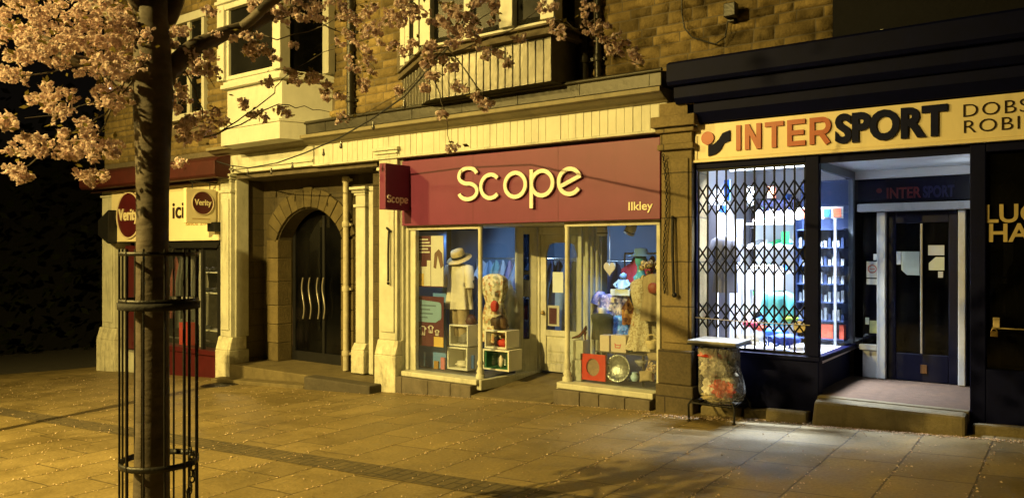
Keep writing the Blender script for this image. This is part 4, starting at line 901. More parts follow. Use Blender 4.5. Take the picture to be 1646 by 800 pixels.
# small goods that crowd the displays
def jug(name, label, cat, px, py, Y, h, r, mat, handle=True):
    p = at(px, py, Y); t = thing(name, label, cat, p)
    MB().lathe([(r * .6, 0), (r * .95, h * .2), (r, h * .45), (r * .7, h * .75), (r * .62, h * .85), (r * .75, h), (r * .68, h * .99), (r * .5, h * .8)], p, 16).build('body', mat, t)
    if handle: MB().tube([(p.x + r * .7, p.y, p.z + h * .8), (p.x + r * 1.5, p.y, p.z + h * .7), (p.x + r * 1.4, p.y, p.z + h * .4), (p.x + r * .9, p.y, p.z + h * .3)], .008, 8).build('handle', mat, t)
def book(label, px, py, Y, w, h, mat, lean=0.):
    p = at(px, py, Y); o = MB().box(p.x, p.x + w, Y, Y + .03, p.z, p.z + h).build('book', mat, bevel=.003); tag(o, label, 'book')
tl = pm('teal_glaze', (.05, .22, .24), .25, .25, 8, .05); och = pm('ochre_cover', (.45, .25, .05), .5, .2, 6, .03); pnk = pm('pink_cover', (.5, .16, .2), .5, .2, 6, .03); blu_c = pm('blue_cover', (.06, .14, .4), .5, .2, 6, .03)
jug('jug', 'teal glazed jug on the low dark table right of the gift boxes', 'jug', 1012, 566, 8.95, .14, .045, tl)
jug('vase', 'slim pale vase beside the teal jug', 'vase', 1020, 566, 9.0, .17, .03, offw, False)
jug('mug', 'small ochre mug beneath the low dark table', 'mug', 984, 560 + 52, 9.0, .08, .035, och)
jug('teapot', 'round blue teapot under the right end of the low dark table', 'teapot', 1014, 612, 8.95, .11, .06, blu_c)
book('ochre book leaning behind the red square frame', 972, 612, 8.82, .10, .2, och); book('pink book standing by the cushions near the pier', 1040, 612, 8.9, .09, .17, pnk)
book('blue book lying in view between the crates and the colonette', 757, 592, 8.95, .05, .2, blu_c); book('pink book left of the white crates', 708, 593, 8.9, .08, .18, pnk)
book('ochre booklet propped before the blue panel under the lower poster', 697, 592, 8.95, .09, .12, och)
for k, (px, py, Y) in enumerate(((741, 455, 8.86), (792, 470, 8.98), (985, 482, 9.15), (1025, 500, 8.78))):
    c = at(px, py, Y); t = MB().prism([(c.x - .02, c.z - .03), (c.x + .02, c.z - .03), (c.x + .02, c.z + .025), (c.x, c.z + .04), (c.x - .02, c.z + .025)], Y, Y + .003).build('price_tag', offw)
    tag(t, ('white price tag on the cream linen shirt', 'white price tag on the floral dress', 'white price tag on the lilac sequin top', 'white price tag on the ivory lace dress')[k], 'price tag')
lump('scarf_bundle', 'teal scarf bundle draped at the shoulder of the cream shirt', 'scarf', at(757, 452, 9.0), (.06, .05, .10), pm('dark_teal_cloth', (.03, .06, .09), .85, .3, 9, .4), 17, rough=.4)
lump('dark_bag', 'dark maroon bag beside the beige trousers', 'bag', at(757, 515, 9.05), (.10, .08, .09), pm('dark_maroon_leather', (.06, .015, .015), .5, .3, 9, .3), 19, rough=.3)
for k, (px, z) in enumerate(((716, 1.25), (764, 1.3), (770, 1.1), (820, 1.2))):
    o = hang(MB(), X(px, 9.35), 9.35, z, .16, .95, .8, .5, k + 90).build('hanging_garment', cm_[[3, 5, 2, 1][k]]); tag(o, ('slate garment hanging left of the cream shirt', 'navy garment hanging right of the cream shirt', 'denim garment hanging behind the left colonette', 'white garment hanging close to the door return')[k], 'garment')

# more stock: a dense rack of small dresses behind the right display and a shelf of goods by the door
for k in range(9):
    t_ = k / 8; o = hang(MB(), -5.15 + .95 * t_, 10.15 + .25 * t_, 1.62, .17, R.uniform(.8, 1.15), .75, .66, k + 120).build('hanging_garment', [cm_[3], cm_[5], crim, cm_[6], cm_[0], blk, sqb, cm_[2], cm_[5]][k])
    tag(o, ('slate dress leftmost on the rail behind the lilac sequin top', 'navy dress second on the rail behind the lilac sequin top', 'crimson dress on the rail behind the glass head', 'lilac dress on the rail behind the right display', 'pale blue dress on the rail behind the right display', 'black dress on the rail behind the right display', 'blue sequin dress on the rail behind the right display', 'denim dress on the rail behind the right display', 'navy dress rightmost on the rail behind the ivory lace dress')[k], 'garment')
rail('chrome clothes rail of mixed dresses behind the right window display', (-5.3, 10.1), (-4.1, 10.42), 1.64)
st_ = thing('goods_shelf', 'white shelf of small goods deep in the shop seen past the colonette', 'shelf', (-7.1, 9.9, -.16))
for z in (.25, .6, .95): MB().box(-7.35, -6.85, 9.85, 10.1, z - .02, z).build('shelf_board', cw, st_)
MB().box(-7.37, -7.352, 9.85, 10.1, -.16, 1.2).build('side_board', cw, st_); MB().box(-6.848, -6.83, 9.85, 10.1, -.16, 1.2).build('side_board', cw, st_)
rs_ = random.Random(31)
goods = [('teal glazed', tl), ('ochre', och), ('pink', pnk), ('dark blue', blu_c), ('white china', offw), ('red', redcl)]
for k, (nm, mt) in enumerate(goods):
    x, z = -7.27 + (k % 3) * .17, (.25, .6)[k // 3]; MBv = MB().lathe([(.03, 0), (.055, .05), (.06, .12), (.03, .18), (.036, .22)], (x, 9.93, z + .001), 14).build('vase', mt); tag(MBv, nm + ' vase on the white shelf deep in the shop', 'vase')
# ------------------------------------------------------------------ corner shop (maroon, left)
vf = thing('corner_shopfront', 'cream and maroon corner shop front at the left end of the terrace', 'shopfront', (-15.2, 8.6, gz(-15.2)))
VY = 8.5
pilaster(X(164, VY), X(180, VY) + .1, VY, -1.15, 3.2, 1.15, cream, vf, .12)
va, vb = X(190, VY), X(350, VY)
MB().box(va, X(214, VY), VY + .02, VY + .3, -1.1, Z(200, 565, VY)).build('stall_riser', cream, vf, .01)
MB().box(X(214, VY) + .003, vb, VY + .02, VY + .3, -1.1, Z(300, 566, VY)).build('stall_riser', maroon, vf, .01)
MB().box(X(214, VY), vb, VY - .03, VY + .3, Z(300, 566, VY) + .002, Z(300, 560, VY) + .02).build('sill', maroon, vf, .008)
wz0, wz1 = Z(300, 562, VY) + .03, 1.78
f = MB().box(vb - .05, vb + .1, VY + .02, VY + .12, wz0, wz1).box(X(322, VY) - .03, X(322, VY) + .03, VY + .03, VY + .1, wz0, wz1).box(X(214, VY), vb, VY + .02, VY + .12, wz1 + .002, 1.86).box(X(276, VY), vb, VY - .02, VY + .018, 1.74, 1.80)
f.build('window_frame', blackpaint, vf, .006)
MB().box(X(214, VY) + .002, vb - .05, VY + .08, VY + .09, wz0, wz1).build('pane', glassm, vf)
vd = MB().box(va, X(212, VY), VY + .15, VY + .2, Z(200, 562, VY), 1.8).box(va + .1, X(212, VY) - .1, VY + .13, VY + .149, 0, 1.6).build('door', maroon, vf, .01)
MB().box(va - .1, vb + .1, 8.58, 8.8, 1.86, 3.3).build('lintel', darkstone, vf)
MB().box(-17.4, -12.9, 12, 12.1, -.6, 2.2).build('back_wall', pm('dim_room', (.10, .06, .05), .8, .3, 3, .1), vf)
MB().box(-17.4, -12.9, 8.8, 12, -.62, -.6).box(-17.4, -12.9, 8.8, 12, 2.2, 2.25).build('room_floor', dark, vf)
MB().prism_x([(8.6, Z(300, 288, 8.07)), (8.12, Z(300, 288, 8.07)), (8.07, Z(300, 284, 8.07)), (8.07, Z(300, 263, 8.07)), (8.15, Z(300, 258, 8.07)), (8.6, 3.5)], -17.55, X(347, 8.1)).build('fascia_board', redawn, vf, .01)
MB().prism_x([(8.7, 2.99), (8.42, 2.99), (8.3, Z(300, 290, 8.07) - .04), (8.3, Z(300, 290, 8.07) - .002), (8.7, Z(300, 290, 8.07) - .002)], -17.5, X(347, 8.3)).build('under_moulding', pm('dark_moulding', (.05, .02, .015), .6, .3, 5, .2), vf)
vs = thing('shop_sign', 'cream corner shop sign board with a round maroon logo reading Verity', 'sign', ((va + vb) / 2, 8.45, 1.85))
bz0, bz1 = Z(352, 386, 8.45), 3.0
MB().box(X(179, 8.45), X(351, 8.45), 8.45, 8.56, bz0, bz1).build('board', signcream, vs, .008)
lc = at(208, 346, 8.44); lr_ = .50
def disc(mb, c, r0, r1, y0, y1, n=40):
    for i in range(n):
        a, b = 2 * math.pi * i / n, 2 * math.pi * (i + 1) / n
        mb.prism([(c.x + r0 * math.cos(a), c.z + r0 * math.sin(a)), (c.x + r1 * math.cos(a), c.z + r1 * math.sin(a)), (c.x + r1 * math.cos(b), c.z + r1 * math.sin(b)), (c.x + r0 * math.cos(b), c.z + r0 * math.sin(b))], y0, y1)
    return mb
logo = MB().prism([(lc.x + lr_ * math.cos(2 * math.pi * i / 48), lc.z + lr_ * math.sin(2 * math.pi * i / 48)) for i in range(48)], 8.425, 8.449).build('round_logo', maroon, vs)
disc(MB(), lc, lr_ - .035, lr_, 8.41, 8.424).build('ring', pm('pale_ring', (.7, .6, .42), .4, .1, 5, .03), logo)
vt = MB(); text(vt, 'Verity', lambda u, v, d: (lc.x - .40 + u, 8.424 - d, lc.z - .10 + v), .25, .02, .022, width=.80); vt.build('lettering', signcream, logo)
vt = MB(); x = X(279, 8.45); text(vt, 'ici', lambda u, v, d: (x - .02 + u, 8.448 - d, Z(290, 350, 8.45) + v), .33, .012, .015, width=.40); vt.build('lettering', inkdark, vs)
vt = MB(); text(vt, 'since 200', lambda u, v, d: (X(299, 8.45) + u, 8.448 - d, Z(310, 362, 8.45) + v), .085, .008, .004, width=X(337, 8.45) - X(299, 8.45)); vt.build('lettering', pm('tan_letter', (.42, .28, .10), .5, .1, 5, 0), vs)
hs_ = thing('hanging_sign', 'square cream hanging sign with a maroon Verity disc at right end of the corner shop', 'sign', (-12.95, 8.1, 2.2))
hxx = -12.93; hy0, hy1, hz0, hz1 = 7.80, 8.40, 2.19, 2.82
MB().box(hxx - .09, hxx, hy0, hy1, hz0, hz1).build('board', signcream, hs_, .008)
hcY, hcZ, hr = (hy0 + hy1) / 2 + .03, hz0 + .37, .215
dk = MB(); n = 36
dk.add([(hxx + .006, hcY + hr * math.cos(2 * math.pi * i / n), hcZ + hr * math.sin(2 * math.pi * i / n)) for i in range(n)], [tuple(range(n))]); dk.build('disc', maroon, hs_)
rg = MB().torus((hxx + .006, hcY, hcZ), hr, .011, (1, 0, 0), 36, 6); rg.build('ring', pm('pale_ring_small', (.6, .5, .36), .4, .1, 5, .03), hs_)
vt = MB(); text(vt, 'Verity', lambda u, v, d: (hxx + .0065 + d, hcY - .17 + u, hcZ - .04 + v), .11, .008, .02, width=.34); vt.build('lettering', signcream, hs_)
vt = MB(); vt.box(hxx, hxx + .003, hy0 + .12, hy1 - .12, hz0 + .07, hz0 + .085); vt.build('small_line', pm('tan_line', (.45, .3, .12), .5, .1, 5, 0), hs_)
MB().tube([(hxx - .045, 8.5, hz1 + .13), (hxx - .045, hy0 + .1, hz1 + .13)], .014, 8).tube([(hxx - .045, hy0 + .15, hz1 + .13), (hxx - .045, hy0 + .15, hz1)], .01, 6).tube([(hxx - .045, hy1 - .1, hz1 + .13), (hxx - .045, hy1 - .1, hz1)], .01, 6).build('bracket', iron, hs_)
t = MB().box(X(339, 8.38), X(350, 8.38), 8.30, 8.449, Z(345, 372, 8.38), Z(345, 357, 8.38)).build('floodlight', blackpaint, bevel=.01); tag(t, 'small black floodlight below the square hanging sign', 'light')
t = MB().prism([(X(161, 8.3), Z(165, 378, 8.3)), (X(177, 8.3), Z(165, 392, 8.3)), (X(178, 8.3), Z(165, 338, 8.3)), (X(161, 8.3), Z(165, 354, 8.3))], 8.25, 8.45).build('shadow_wedge', blackpaint, bevel=.01); tag(t, 'black wedge standing for a cast shadow beside the big round maroon logo', 'shadow wedge')  # solid black wedge put where a dark patch was taken for a cast shadow
# things in its window
for k, (px, c) in enumerate(((283, (.20, .05, .04)), (290, (.12, .12, .11)), (297, (.09, .1, .08)), (304, (.22, .2, .17)), (312, (.08, .08, .07)), (319, (.25, .22, .17)))):
    o = hang(MB(), X(px, 9.0), 9.0 + .02 * k, Z(px, 412, 9.0), .11, 1.5 if k % 2 else 1.3, .6, .8, k + 70).build('hanging_garment', pm('dim_cloth_%d' % k, c, .8, .3, 8, .4))
    tag(o, 'dim garment on the rail in the corner shop window', 'garment', 'garments in the corner shop window')
rail('short rail of dim garments in the corner shop window', (X(279, 9.0), 9.0), (X(322, 9.0), 9.1), Z(300, 409, 9.0))
sh = thing('display_shelf', 'pale three tier shelf rack at the right end of the corner shop window', 'shelf', (X(337, 8.8), 8.8, wz0))
for py in (437, 470, 530): MB().box(X(325, 8.75), X(352, 8.75), 8.72, 9.0, Z(337, py, 8.75) - .02, Z(337, py, 8.75)).build('shelf_board', pm('shelf_%d' % py, (.6, .55, .42), .5, .1, 5, .03), sh)
MB().box(X(323, 8.75), X(324, 8.75), 8.72, 8.76, wz0, 1.7).build('upright', offw, sh)
for k, (px, py) in enumerate(((332, 436), (343, 436), (334, 469), (345, 469), (335, 529))): lump('shoe', 'dark shoe on the pale shelf rack of the corner shop', 'shoe', at(px, py - 3, 8.85), (.10, .06, .045), blk, k + 60, 'shoes on the corner shop shelf')
t = MB().box(X(290, 8.75), X(297, 8.75), 8.72, 8.9, Z(296, 560, 8.75), Z(296, 518, 8.75)).build('red_carton', pm('bright_red_card', (.50, .035, .025), .5, .1, 5, .03), bevel=.005); tag(t, 'left of two narrow red cartons in the corner shop window', 'box')
t = MB().box(X(298.5, 8.75), X(303, 8.75), 8.72, 8.9, Z(296, 560, 8.75), Z(296, 518, 8.75)).build('red_carton', MATS['bright_red_card'], bevel=.005); tag(t, 'right, slimmer one of two narrow red cartons in the corner shop window', 'box')

# ------------------------------------------------------------------ sports shop
ss = thing('sports_shopfront', 'navy sports shop front with lit window, recessed lobby and glazed door', 'shopfront', (-1.9, 8.6, gz(-1.9)))
GX0, GX1 = X(1121, 8.56), X(1297, 8.56)
CX = X(1316, 8.5)                           # corner of the display window
BY = 10.05                                  # door plane
RX = X(1559, 8.5)                           # right post
wz = .50
st = MB().box(GX0 - .05, CX, 8.50, 8.66, gz(GX0) - .1, wz).wall((CX - .08, 8.66), (CX - .03, BY), .08, 0., wz - .02)
st.build('stall_riser', navy, ss, .01)
MB().box(GX0 - .05, CX + .02, 8.47, 8.62, wz + .002, wz + .05).wall((CX + .02, 8.62), (CX + .05, BY), .09, wz, wz + .05).build('sill', navy, ss, .008)
MB().box(GX1, CX, 8.50, 8.60, wz + .052, 2.72).box(GX0 - .06, GX0 + .01, 8.50, 8.6, wz + .052, 2.72).box(GX0 + .01, GX1, 8.50, 8.6, 2.62, 2.72).build('window_frame', navy, ss, .006)
MB().wall((CX, 8.6), (CX + .03, BY), .05, 2.54, 2.635).wall((CX + .03, BY - .09), (CX + .03, BY), .06, wz, 2.54).build('window_frame', pm('grey_blue_frame', (.10, .12, .15), .4, .2, 5, .05), ss, .006)
MB().box(GX0 + .01, GX1, 8.585, 8.595, wz + .05, 2.62).build('pane', glassx, ss)
MB().wall((CX - .02, 8.61), (CX + .01, BY - .1), .008, wz + .05, 2.54).build('pane', glass('side_glass', (.95, .97, 1), .35, .004), ss)
wallw = pm('bright_wall', (.76, .77, .80), .7, .05, 2, .02)
lav = pm('lavender_panel', (.13, .13, .17), .6, .12, 3, .03)
RY = 10.9
MB().box(-4.9, -2.45, RY, RY + .06, 0, 2.9).build('back_wall', wallw, ss)
MB().box(-3.72, -3.62, 8.66, RY, 0, 2.9).build('side_wall', wallw, ss)
MB().box(-3.62, CX - .03, 8.66, RY, wz - .05, wz + .04).build('window_floor', wallw, ss)
MB().box(-3.62, CX - .02, 8.6, RY, 2.78, 2.82).build('room_ceiling', wallw, ss)
MB().box(-3.62, CX - .02, 8.62, 8.66, 2.72, 2.9).build('bulkhead', navyblack, ss)
# lobby
MB().box(CX + .0, RX + .2, 8.56, BY + .1, 2.64, 2.68).build('lobby_ceiling', pm('lobby_ceiling_paint', (.62, .66, .70), .6, .1, 2, .03), ss)
lob = MB().box(CX - .02, RX + .3, BY, BY + .06, 2.54, 2.638).build('ceiling_band', pm('white_band', (.75, .78, .8), .5, .08, 2, .02), ss)
lp = MB().box(CX + .06, RX + .3, BY + .02, BY + .08, 2.26, 2.535).build('header_panel', doornavy, ss)
lo = MB(); hzz = Z(1450, 318, BY); lx = X(1425, BY)
w1 = text(lo, 'INTER', lambda u, v, d: (lx + u, BY + .018 - d, hzz + v), .13, .008, .02, width=X(1480, BY) - lx); lo.build('lettering', pm('dim_red_letter', (.11, .012, .012), .5, .1, 4, .02), lp)
lo = MB(); lx2 = X(1483, BY); text(lo, 'SPORT', lambda u, v, d: (lx2 + u, BY + .018 - d, hzz + v), .13, .008, .035, width=X(1534, BY) - lx2); lo.build('lettering', pm('dim_blue_letter', (.008, .012, .06), .5, .1, 4, .02), lp)
lo = MB(); c = at(1413, 312, BY + .015); lo.prism([(c.x + .03 * math.cos(2 * math.pi * i / 16), c.z + .04 + .03 * math.sin(2 * math.pi * i / 16)) for i in range(16)], BY + .012, BY + .019); lo.build('red_dot', MATS['dim_red_letter'], lp)
LX0, LX1, LX2, LX3 = X(1384, BY), X(1411, BY), X(1425, BY), X(1541, BY)
LX4 = X(1553, BY)
grp = pm('grey_white_paint', (.48, .49, .49), .5, .15, 4, .05, dirt=.3)
zf = .155
MB().box(LX1, LX2, BY - .07, BY + .05, zf, 2.14).box(LX3, LX4, BY - .07, BY + .05, zf, 2.14).build('door_post', grp, ss, .01)
MB().box(LX0 - .02, LX4 + .06, BY - .12, BY + .05, 2.142, 2.235).build('lintel', grp, ss, .012)
MB().box(LX0 + .02, LX1 - .002, BY - .02, BY + .05, zf, Z(1400, 562, BY)).box(LX0 - .01, LX1 - .002, BY - .06, BY + .05, Z(1400, 562, BY) + .002, Z(1400, 554, BY) + .01).build('panel', grp, ss, .006)
MB().box(LX0 + .02, LX1, BY, BY + .01, Z(1400, 553, BY), 2.14).build('sidelight_pane', glassd, ss)
sd = MB().box(LX2 + .01, LX2 + .1, BY, BY + .05, zf, 2.13).box(LX3 - .1, LX3 - .01, BY, BY + .05, zf, 2.13).box(LX2 + .1, LX3 - .1, BY, BY + .05, zf, zf + .32).box(LX2 + .1, LX3 - .1, BY, BY + .05, 2.0, 2.13)
sd = sd.build('door', doornavy, ss, .008)
MB().box((LX2 + LX3) / 2 - .012, (LX2 + LX3) / 2 + .012, BY - .03, BY - .002, zf + .33, 1.99).build('pull_bar', steel, sd, .004)
MB().box(LX2 + .1, LX3 - .1, BY + .02, BY + .03, zf + .32, 2.0).build('pane', glassd, sd)
MB().box(LX2 + .36, LX3 - .32, BY - .008, BY - .001, zf + .1, zf + .2).build('letter_plate', pm('dull_brass_plate', (.16, .08, .03), .45, .3, 8, .1, metal=.5), sd)
MB().box(CX - .2, 3, BY + 1.0, BY + 1.05, 0, 2.9).build('dark_room_wall', dark, ss)
MB().box(CX - .05, RX, 8.53, BY + .05, .05, zf - .003).build('lobby_floor', pm('coir_mat', (.085, .05, .03), .95, .35, 12, .5, 90), ss)
MB().box(RX, RX + .04, 8.66, BY + .1, 0, 2.8).build('lobby_side_wall', navy, ss)
MB().box(CX, RX, 8.44, 8.528, .02, zf).build('step_nosing', kerbstone, ss, .012)
step_ = MB().hexa([(CX - .05, 8.24, -.5), (RX - .01, 8.24, -.5), (RX - .01, 8.438, -.5), (CX - .05, 8.438, -.5)], [(CX + .02, 8.26, .135), (RX - .01, 8.25, .14), (RX - .01, 8.438, .15), (CX + .0, 8.438, .15)])
step_.build('stone_step', kerbstone, ss, .03, )
def rough_kerb(x0, x1, y0, y1, zt, seed):
    mb = MB(); r = random.Random(seed); x = x0
    while x < x1 - .1:
        w = min(r.uniform(.4, .8), x1 - x); d = r.uniform(-.02, .02)
        mb.hexa([(x + .006, y0 + d, -.6), (x + w - .006, y0 + d, -.6), (x + w - .006, y1, -.6), (x + .006, y1, -.6)], [(x + .012, y0 + d + .03, zt(x) + d), (x + w - .012, y0 + d + .03, zt(x + w) - d * .5), (x + w - .006, y1, zt(x + w)), (x + .006, y1, zt(x))]); x += w
    return mb
rough_kerb(-3.45, CX - .06, 8.36, 8.497, lambda x: gz(x) + .10, 3).build('plinth_kerb', kerbstone, ss, .02)
rough_kerb(CX - .5, CX - .052, 8.22, 8.355, lambda x: gz(x) + .13, 8).build('plinth_kerb', kerbstone, ss, .03)
rough_kerb(RX + .02, 5, 8.34, 8.497, lambda x: gz(x) + .09, 5).build('plinth_kerb', kerbstone, ss, .02)
# right hand window
MB().box(RX, RX + .13, 8.50, 8.66, gz(0) - .1, 2.72).box(RX + .132, 5.5, 8.50, 8.66, gz(0) - .1, .56).box(RX + .132, 5.5, 8.5, 8.62, 2.6, 2.72).build('window_frame', navy, ss, .008)
MB().box(RX + .13, 5.5, 8.56, 8.57, .56, 2.6).build('pane', glassd, ss)
MB().box(RX + .05, 5.5, 10.6, 10.65, 0, 2.75).build('back_wall', dark, ss)
MB().box(RX + .06, 5.5, 8.67, 10.6, .5, .55).build('window_floor', dark, ss)
MB().box(RX + .06, 5.5, 8.67, 10.6, 2.75, 2.78).build('room_ceiling', dark, ss)
gl_ = MB(); Yg = 8.54; x = X(1584, Yg); text(gl_, 'LUGGAGE', lambda u, v, d: (x + u, Yg - d, Z(1600, 357, Yg) + v), .172, .012, .02); gl_.build('lettering', goldlet, ss)
gl_ = MB(); x9 = X(1590, Yg); text(gl_, 'HANDBAGS', lambda u, v, d: (x9 + u, Yg - d, Z(1600, 388, Yg) + v), .172, .012, .02); gl_.build('lettering', goldlet, ss)
# sign
sp = thing('shop_sign', 'long yellow fascia sign reading INTERSPORT in orange and dark blue', 'sign', (0, 8.48, 2.7))
SY2 = 8.47
MB().box(X(1117, SY2), 5.4, SY2, 8.528, 2.725, 3.125).build('board', signyel, sp, .006)
MB().box(X(1117, SY2) - .02, 5.4, SY2 - .02, 8.528, 2.69, 2.723).build('bottom_trim', signyel, sp, .004)
MB().box(X(1117, SY2) + .002, X(1117, SY2) + .03, SY2 - .012, SY2 - .001, 2.725, 3.0).build('end_trim', signyel, sp, .003)
LF = SY2 - .022
def sx_(px): return X(px, LF)
zb = 2.795; zt = 3.075; hw = .0255
mk = MB(); c = at(1137, 222, LF); r_ = .075
mk.prism([(c.x + r_ * math.cos(2 * math.pi * i / 24), c.z + r_ * math.sin(2 * math.pi * i / 24)) for i in range(24)], LF, LF + .021); mk.build('red_dot', orange, sp)
up_ = [(1138, 234), (1148, 231), (1155, 224), (1161, 214), (1173, 209)]; dn_ = [(1138, 251), (1149, 248), (1158, 240), (1163, 230), (1173, 226)]
mk = MB()
U = [at(a, b, LF) for a, b in up_]; D = [at(a, b, LF) for a, b in dn_]
for i in range(4): mk.prism([(D[i].x, D[i].z), (D[i + 1].x, D[i + 1].z), (U[i + 1].x, U[i + 1].z), (U[i].x, U[i].z)], LF + .001, LF + .021)
mk.build('swoosh_mark', inkblue, sp)
it = MB(); fn = lambda u, v, d: (u, LF + .021 - d, v)
def stroke(pts, d=.02): it.ribbon(pts, hw, fn, 0, d)
xs = [sx_(v) for v in (1183, 1191, 1197, 1223, 1229, 1259, 1265, 1294, 1301, 1335)]
stroke([(xs[0] + hw, zb), (xs[0] + hw, zt)])
a, b = xs[2] + hw, xs[3] - hw; stroke([(a, zb), (a, zt)]); stroke([(a, zt - hw * .6), (b, zb + hw * .6)], .0215); stroke([(b, zb), (b, zt)], .023)
a, b = xs[4], xs[5]; stroke([(a, zt - hw), (b, zt - hw)]); stroke([((a + b) / 2, zb), ((a + b) / 2, zt - .002)], .0215)
a, b = xs[6] + hw, xs[7]; stroke([(a, zb), (a, zt)]); stroke([(a, zt - hw), (b, zt - hw)], .0215); stroke([(a, (zb + zt) / 2), (b - .015, (zb + zt) / 2)], .023); stroke([(a, zb + hw), (b, zb + hw)], .0245)
a, b = xs[8] + hw, xs[9]; stroke([(a, zb), (a, zt)]); q = (zt - zb) * .27
stroke([(a, zt - hw), (b - .08, zt - hw)] + arc(b - .085, zt - hw - (q - hw * .3), .062, q - hw * .3, 85, -85, 10) + [(a, zt - hw - 2 * (q - hw * .3))], .0215); stroke([(b - .11, zb + (zt - zb) * .46), (b - hw, zb)], .023)
it.build('lettering', orange, sp)
sb = MB(); x0 = sx_(1342); text(sb, 'SPORT', lambda u, v, d: (x0 + u, LF + .021 - d, zb + .005 + v), .285, .024, .045, width=sx_(1523) - x0); sb.build('lettering', inkblue, sp)
d1 = MB(); xd = sx_(1548); wd = text(d1, 'DOBSON', lambda u, v, d: (xd + u, LF + .02 - d, Z(1560, 187, LF) + v), .128, .006, -.008, sx=1.12, space=1.12); d1.build('lettering', inkdark, sp)
d1 = MB(); xd2 = sx_(1549); text(d1, 'ROBINSON', lambda u, v, d: (xd2 + u, LF + .02 - d, Z(1560, 213, LF) + v), .128, .006, -.008, sx=1.12, space=1.12); d1.build('lettering', inkdark, sp)
# folding gate in front of the lit window
def gate(label, gx0, gx1, n, Y, z0, z1, bands, par_label, mat):
    g = thing('folding_gate', label, 'gate', ((gx0 + gx1) / 2, Y, z0))
    xs_ = [gx0 + (gx1 - gx0) * i / n for i in range(n + 1)]
    for x in xs_: MB().box(x - .0095, x + .0095, Y - .006, Y + .006, z0, z1).build('bar', mat, g)
    for (t_, b_) in bands:
        m_ = (t_ + b_) / 2; lm = MB()
        for i in range(n):
            a, b = xs_[i], xs_[i + 1]
            for (u, l) in ((t_, m_), (m_, b_)):
                for k, ((xa, za), (xb, zb2)) in enumerate((((a, u), (b, l)), ((a, l), (b, u)))):
                    yy = Y - .014 - .004 * k; lm.tube([(xa, yy, za), (xb, yy, zb2)], .0105, 5)
        lm.build('lattice', mat, g)
    MB().box(gx0 - .01, gx1 + .01, Y - .012, Y + .012, z1, z1 + .03).build('top_rail', mat, g); MB().box(gx0 - .01, gx1 + .01, Y - .012, Y + .012, z0 - .03, z0).build('bottom_rail', mat, g)
    return g
gY = 8.53
zz = lambda py: Z(1210, py, gY)
bands_ = [(zz(293), zz(344)), (zz(395), zz(441)), (zz(488), zz(531))]
gate('black folding lattice gate across the brightly lit sports window', GX0 + .03, GX1 - .01, 11, gY, wz + .085, 2.59, bands_, '', gateblack)
gate('dark folding lattice gate behind the gold lettering at the right edge', RX + .25, RX + 1.75, 13, 8.64, .60, 2.56, [(2.45, 2.10)], '', iron)
t = MB().tube([(GX0, 8.49, zz(517) + .02), (GX0 + .6, 8.485, zz(517)), (GX1 + .05, 8.49, zz(517) + .0)], .006, 6).build('barrier_rope', pm('pale_cord', (.3, .26, .18), .7, .2, 9, .1)); tag(t, 'thin pale cord stretched across the folding gate', 'cord')
t = MB().tube([(RX + .18, 8.48, Z(1600, 527, 8.48)), (3, 8.485, Z(1600, 527, 8.48))], .007, 6).build('barrier', goldlet); tag(t, 'thin gold rod across the dark window at the right edge', 'rod')
c = at(1285, 525, 8.515); t = MB().prism([(c.x + .062 * math.cos(2 * math.pi * i / 24), c.z + .062 * math.sin(2 * math.pi * i / 24)) for i in range(24)], 8.512, 8.518).build('round_tag', pm('cream_tag', (.55, .47, .28), .6, .15, 20, .05)); tag(t, 'round cream tag hanging from the cord on the folding gate', 'tag')
t = thing('padlock', 'brass padlock and small tag on the rod at the right edge', 'padlock', at(1598, 530, 8.46)); c = at(1598, 532, 8.46); MB().box(c.x - .03, c.x + .03, 8.45, 8.475, c.z - .05, c.z).torus((c.x, 8.46, c.z), .022, .006, (0, 1, 0), 16, 6).build('body', brass, t, .003)
t = MB().box(X(1596, 8.46), X(1607, 8.46), 8.46, 8.47, Z(1600, 526, 8.46), Z(1600, 510, 8.46)).build('small_box', straw, bevel=.004); tag(t, 'small cream key box above the brass padlock', 'key box')
# displays in the lit window
def panel(name, label, cat, px0, px1, pyt, pyb, Y, mat, th=.02):
    o = MB().box(X(px0, Y), X(px1, Y), Y, Y + th, Z((px0 + px1) / 2, pyb, Y), Z((px0 + px1) / 2, pyt, Y)).build(name, mat); return tag(o, label, cat)
panel('display_stand', 'tall lavender display panel at the left of the lit sports window', 'panel', 1128, 1152, 330, 566, 8.95, lav)
panel('display_stand', 'grey slatted panel standing second from the left in the lit window', 'panel', 1155, 1172, 425, 566, 9.0, lav)
panel('display_stand', 'slim white display column in the middle of the lit sports window', 'column', 1176, 1184, 400, 566, 9.1, wallw, .12)
panel('display_stand', 'second white display column, right of the slim one', 'column', 1194, 1205, 435, 566, 9.1, wallw, .12)
bb = pm('bright_blue_card', (.03, .16, .62), .5, .1, 4, .02); gg = pm('bright_green_card', (.03, .36, .12), .5, .15, 4, .02); oo = pm('red_orange_card', (.75, .12, .06), .5, .1, 4, .02); tq = pm('turquoise_card', (.12, .55, .62), .5, .1, 4, .02)
panel('blue_banner', 'blue banner hanging high in the lit sports window', 'banner', 1164, 1173, 289, 322, 9.4, bb)
panel('blue_tag', 'blue slanted ticket under the blue banner', 'ticket', 1156, 1165, 330, 342, 9.3, bb)
panel('red_ticket', 'left one of two red tickets under the dark wall lettering', 'ticket', 1222, 1233, 343, 354, 10.2, oo); panel('red_ticket', 'right one of two red tickets under the dark wall lettering', 'ticket', 1241, 1250, 341, 355, 10.2, oo)
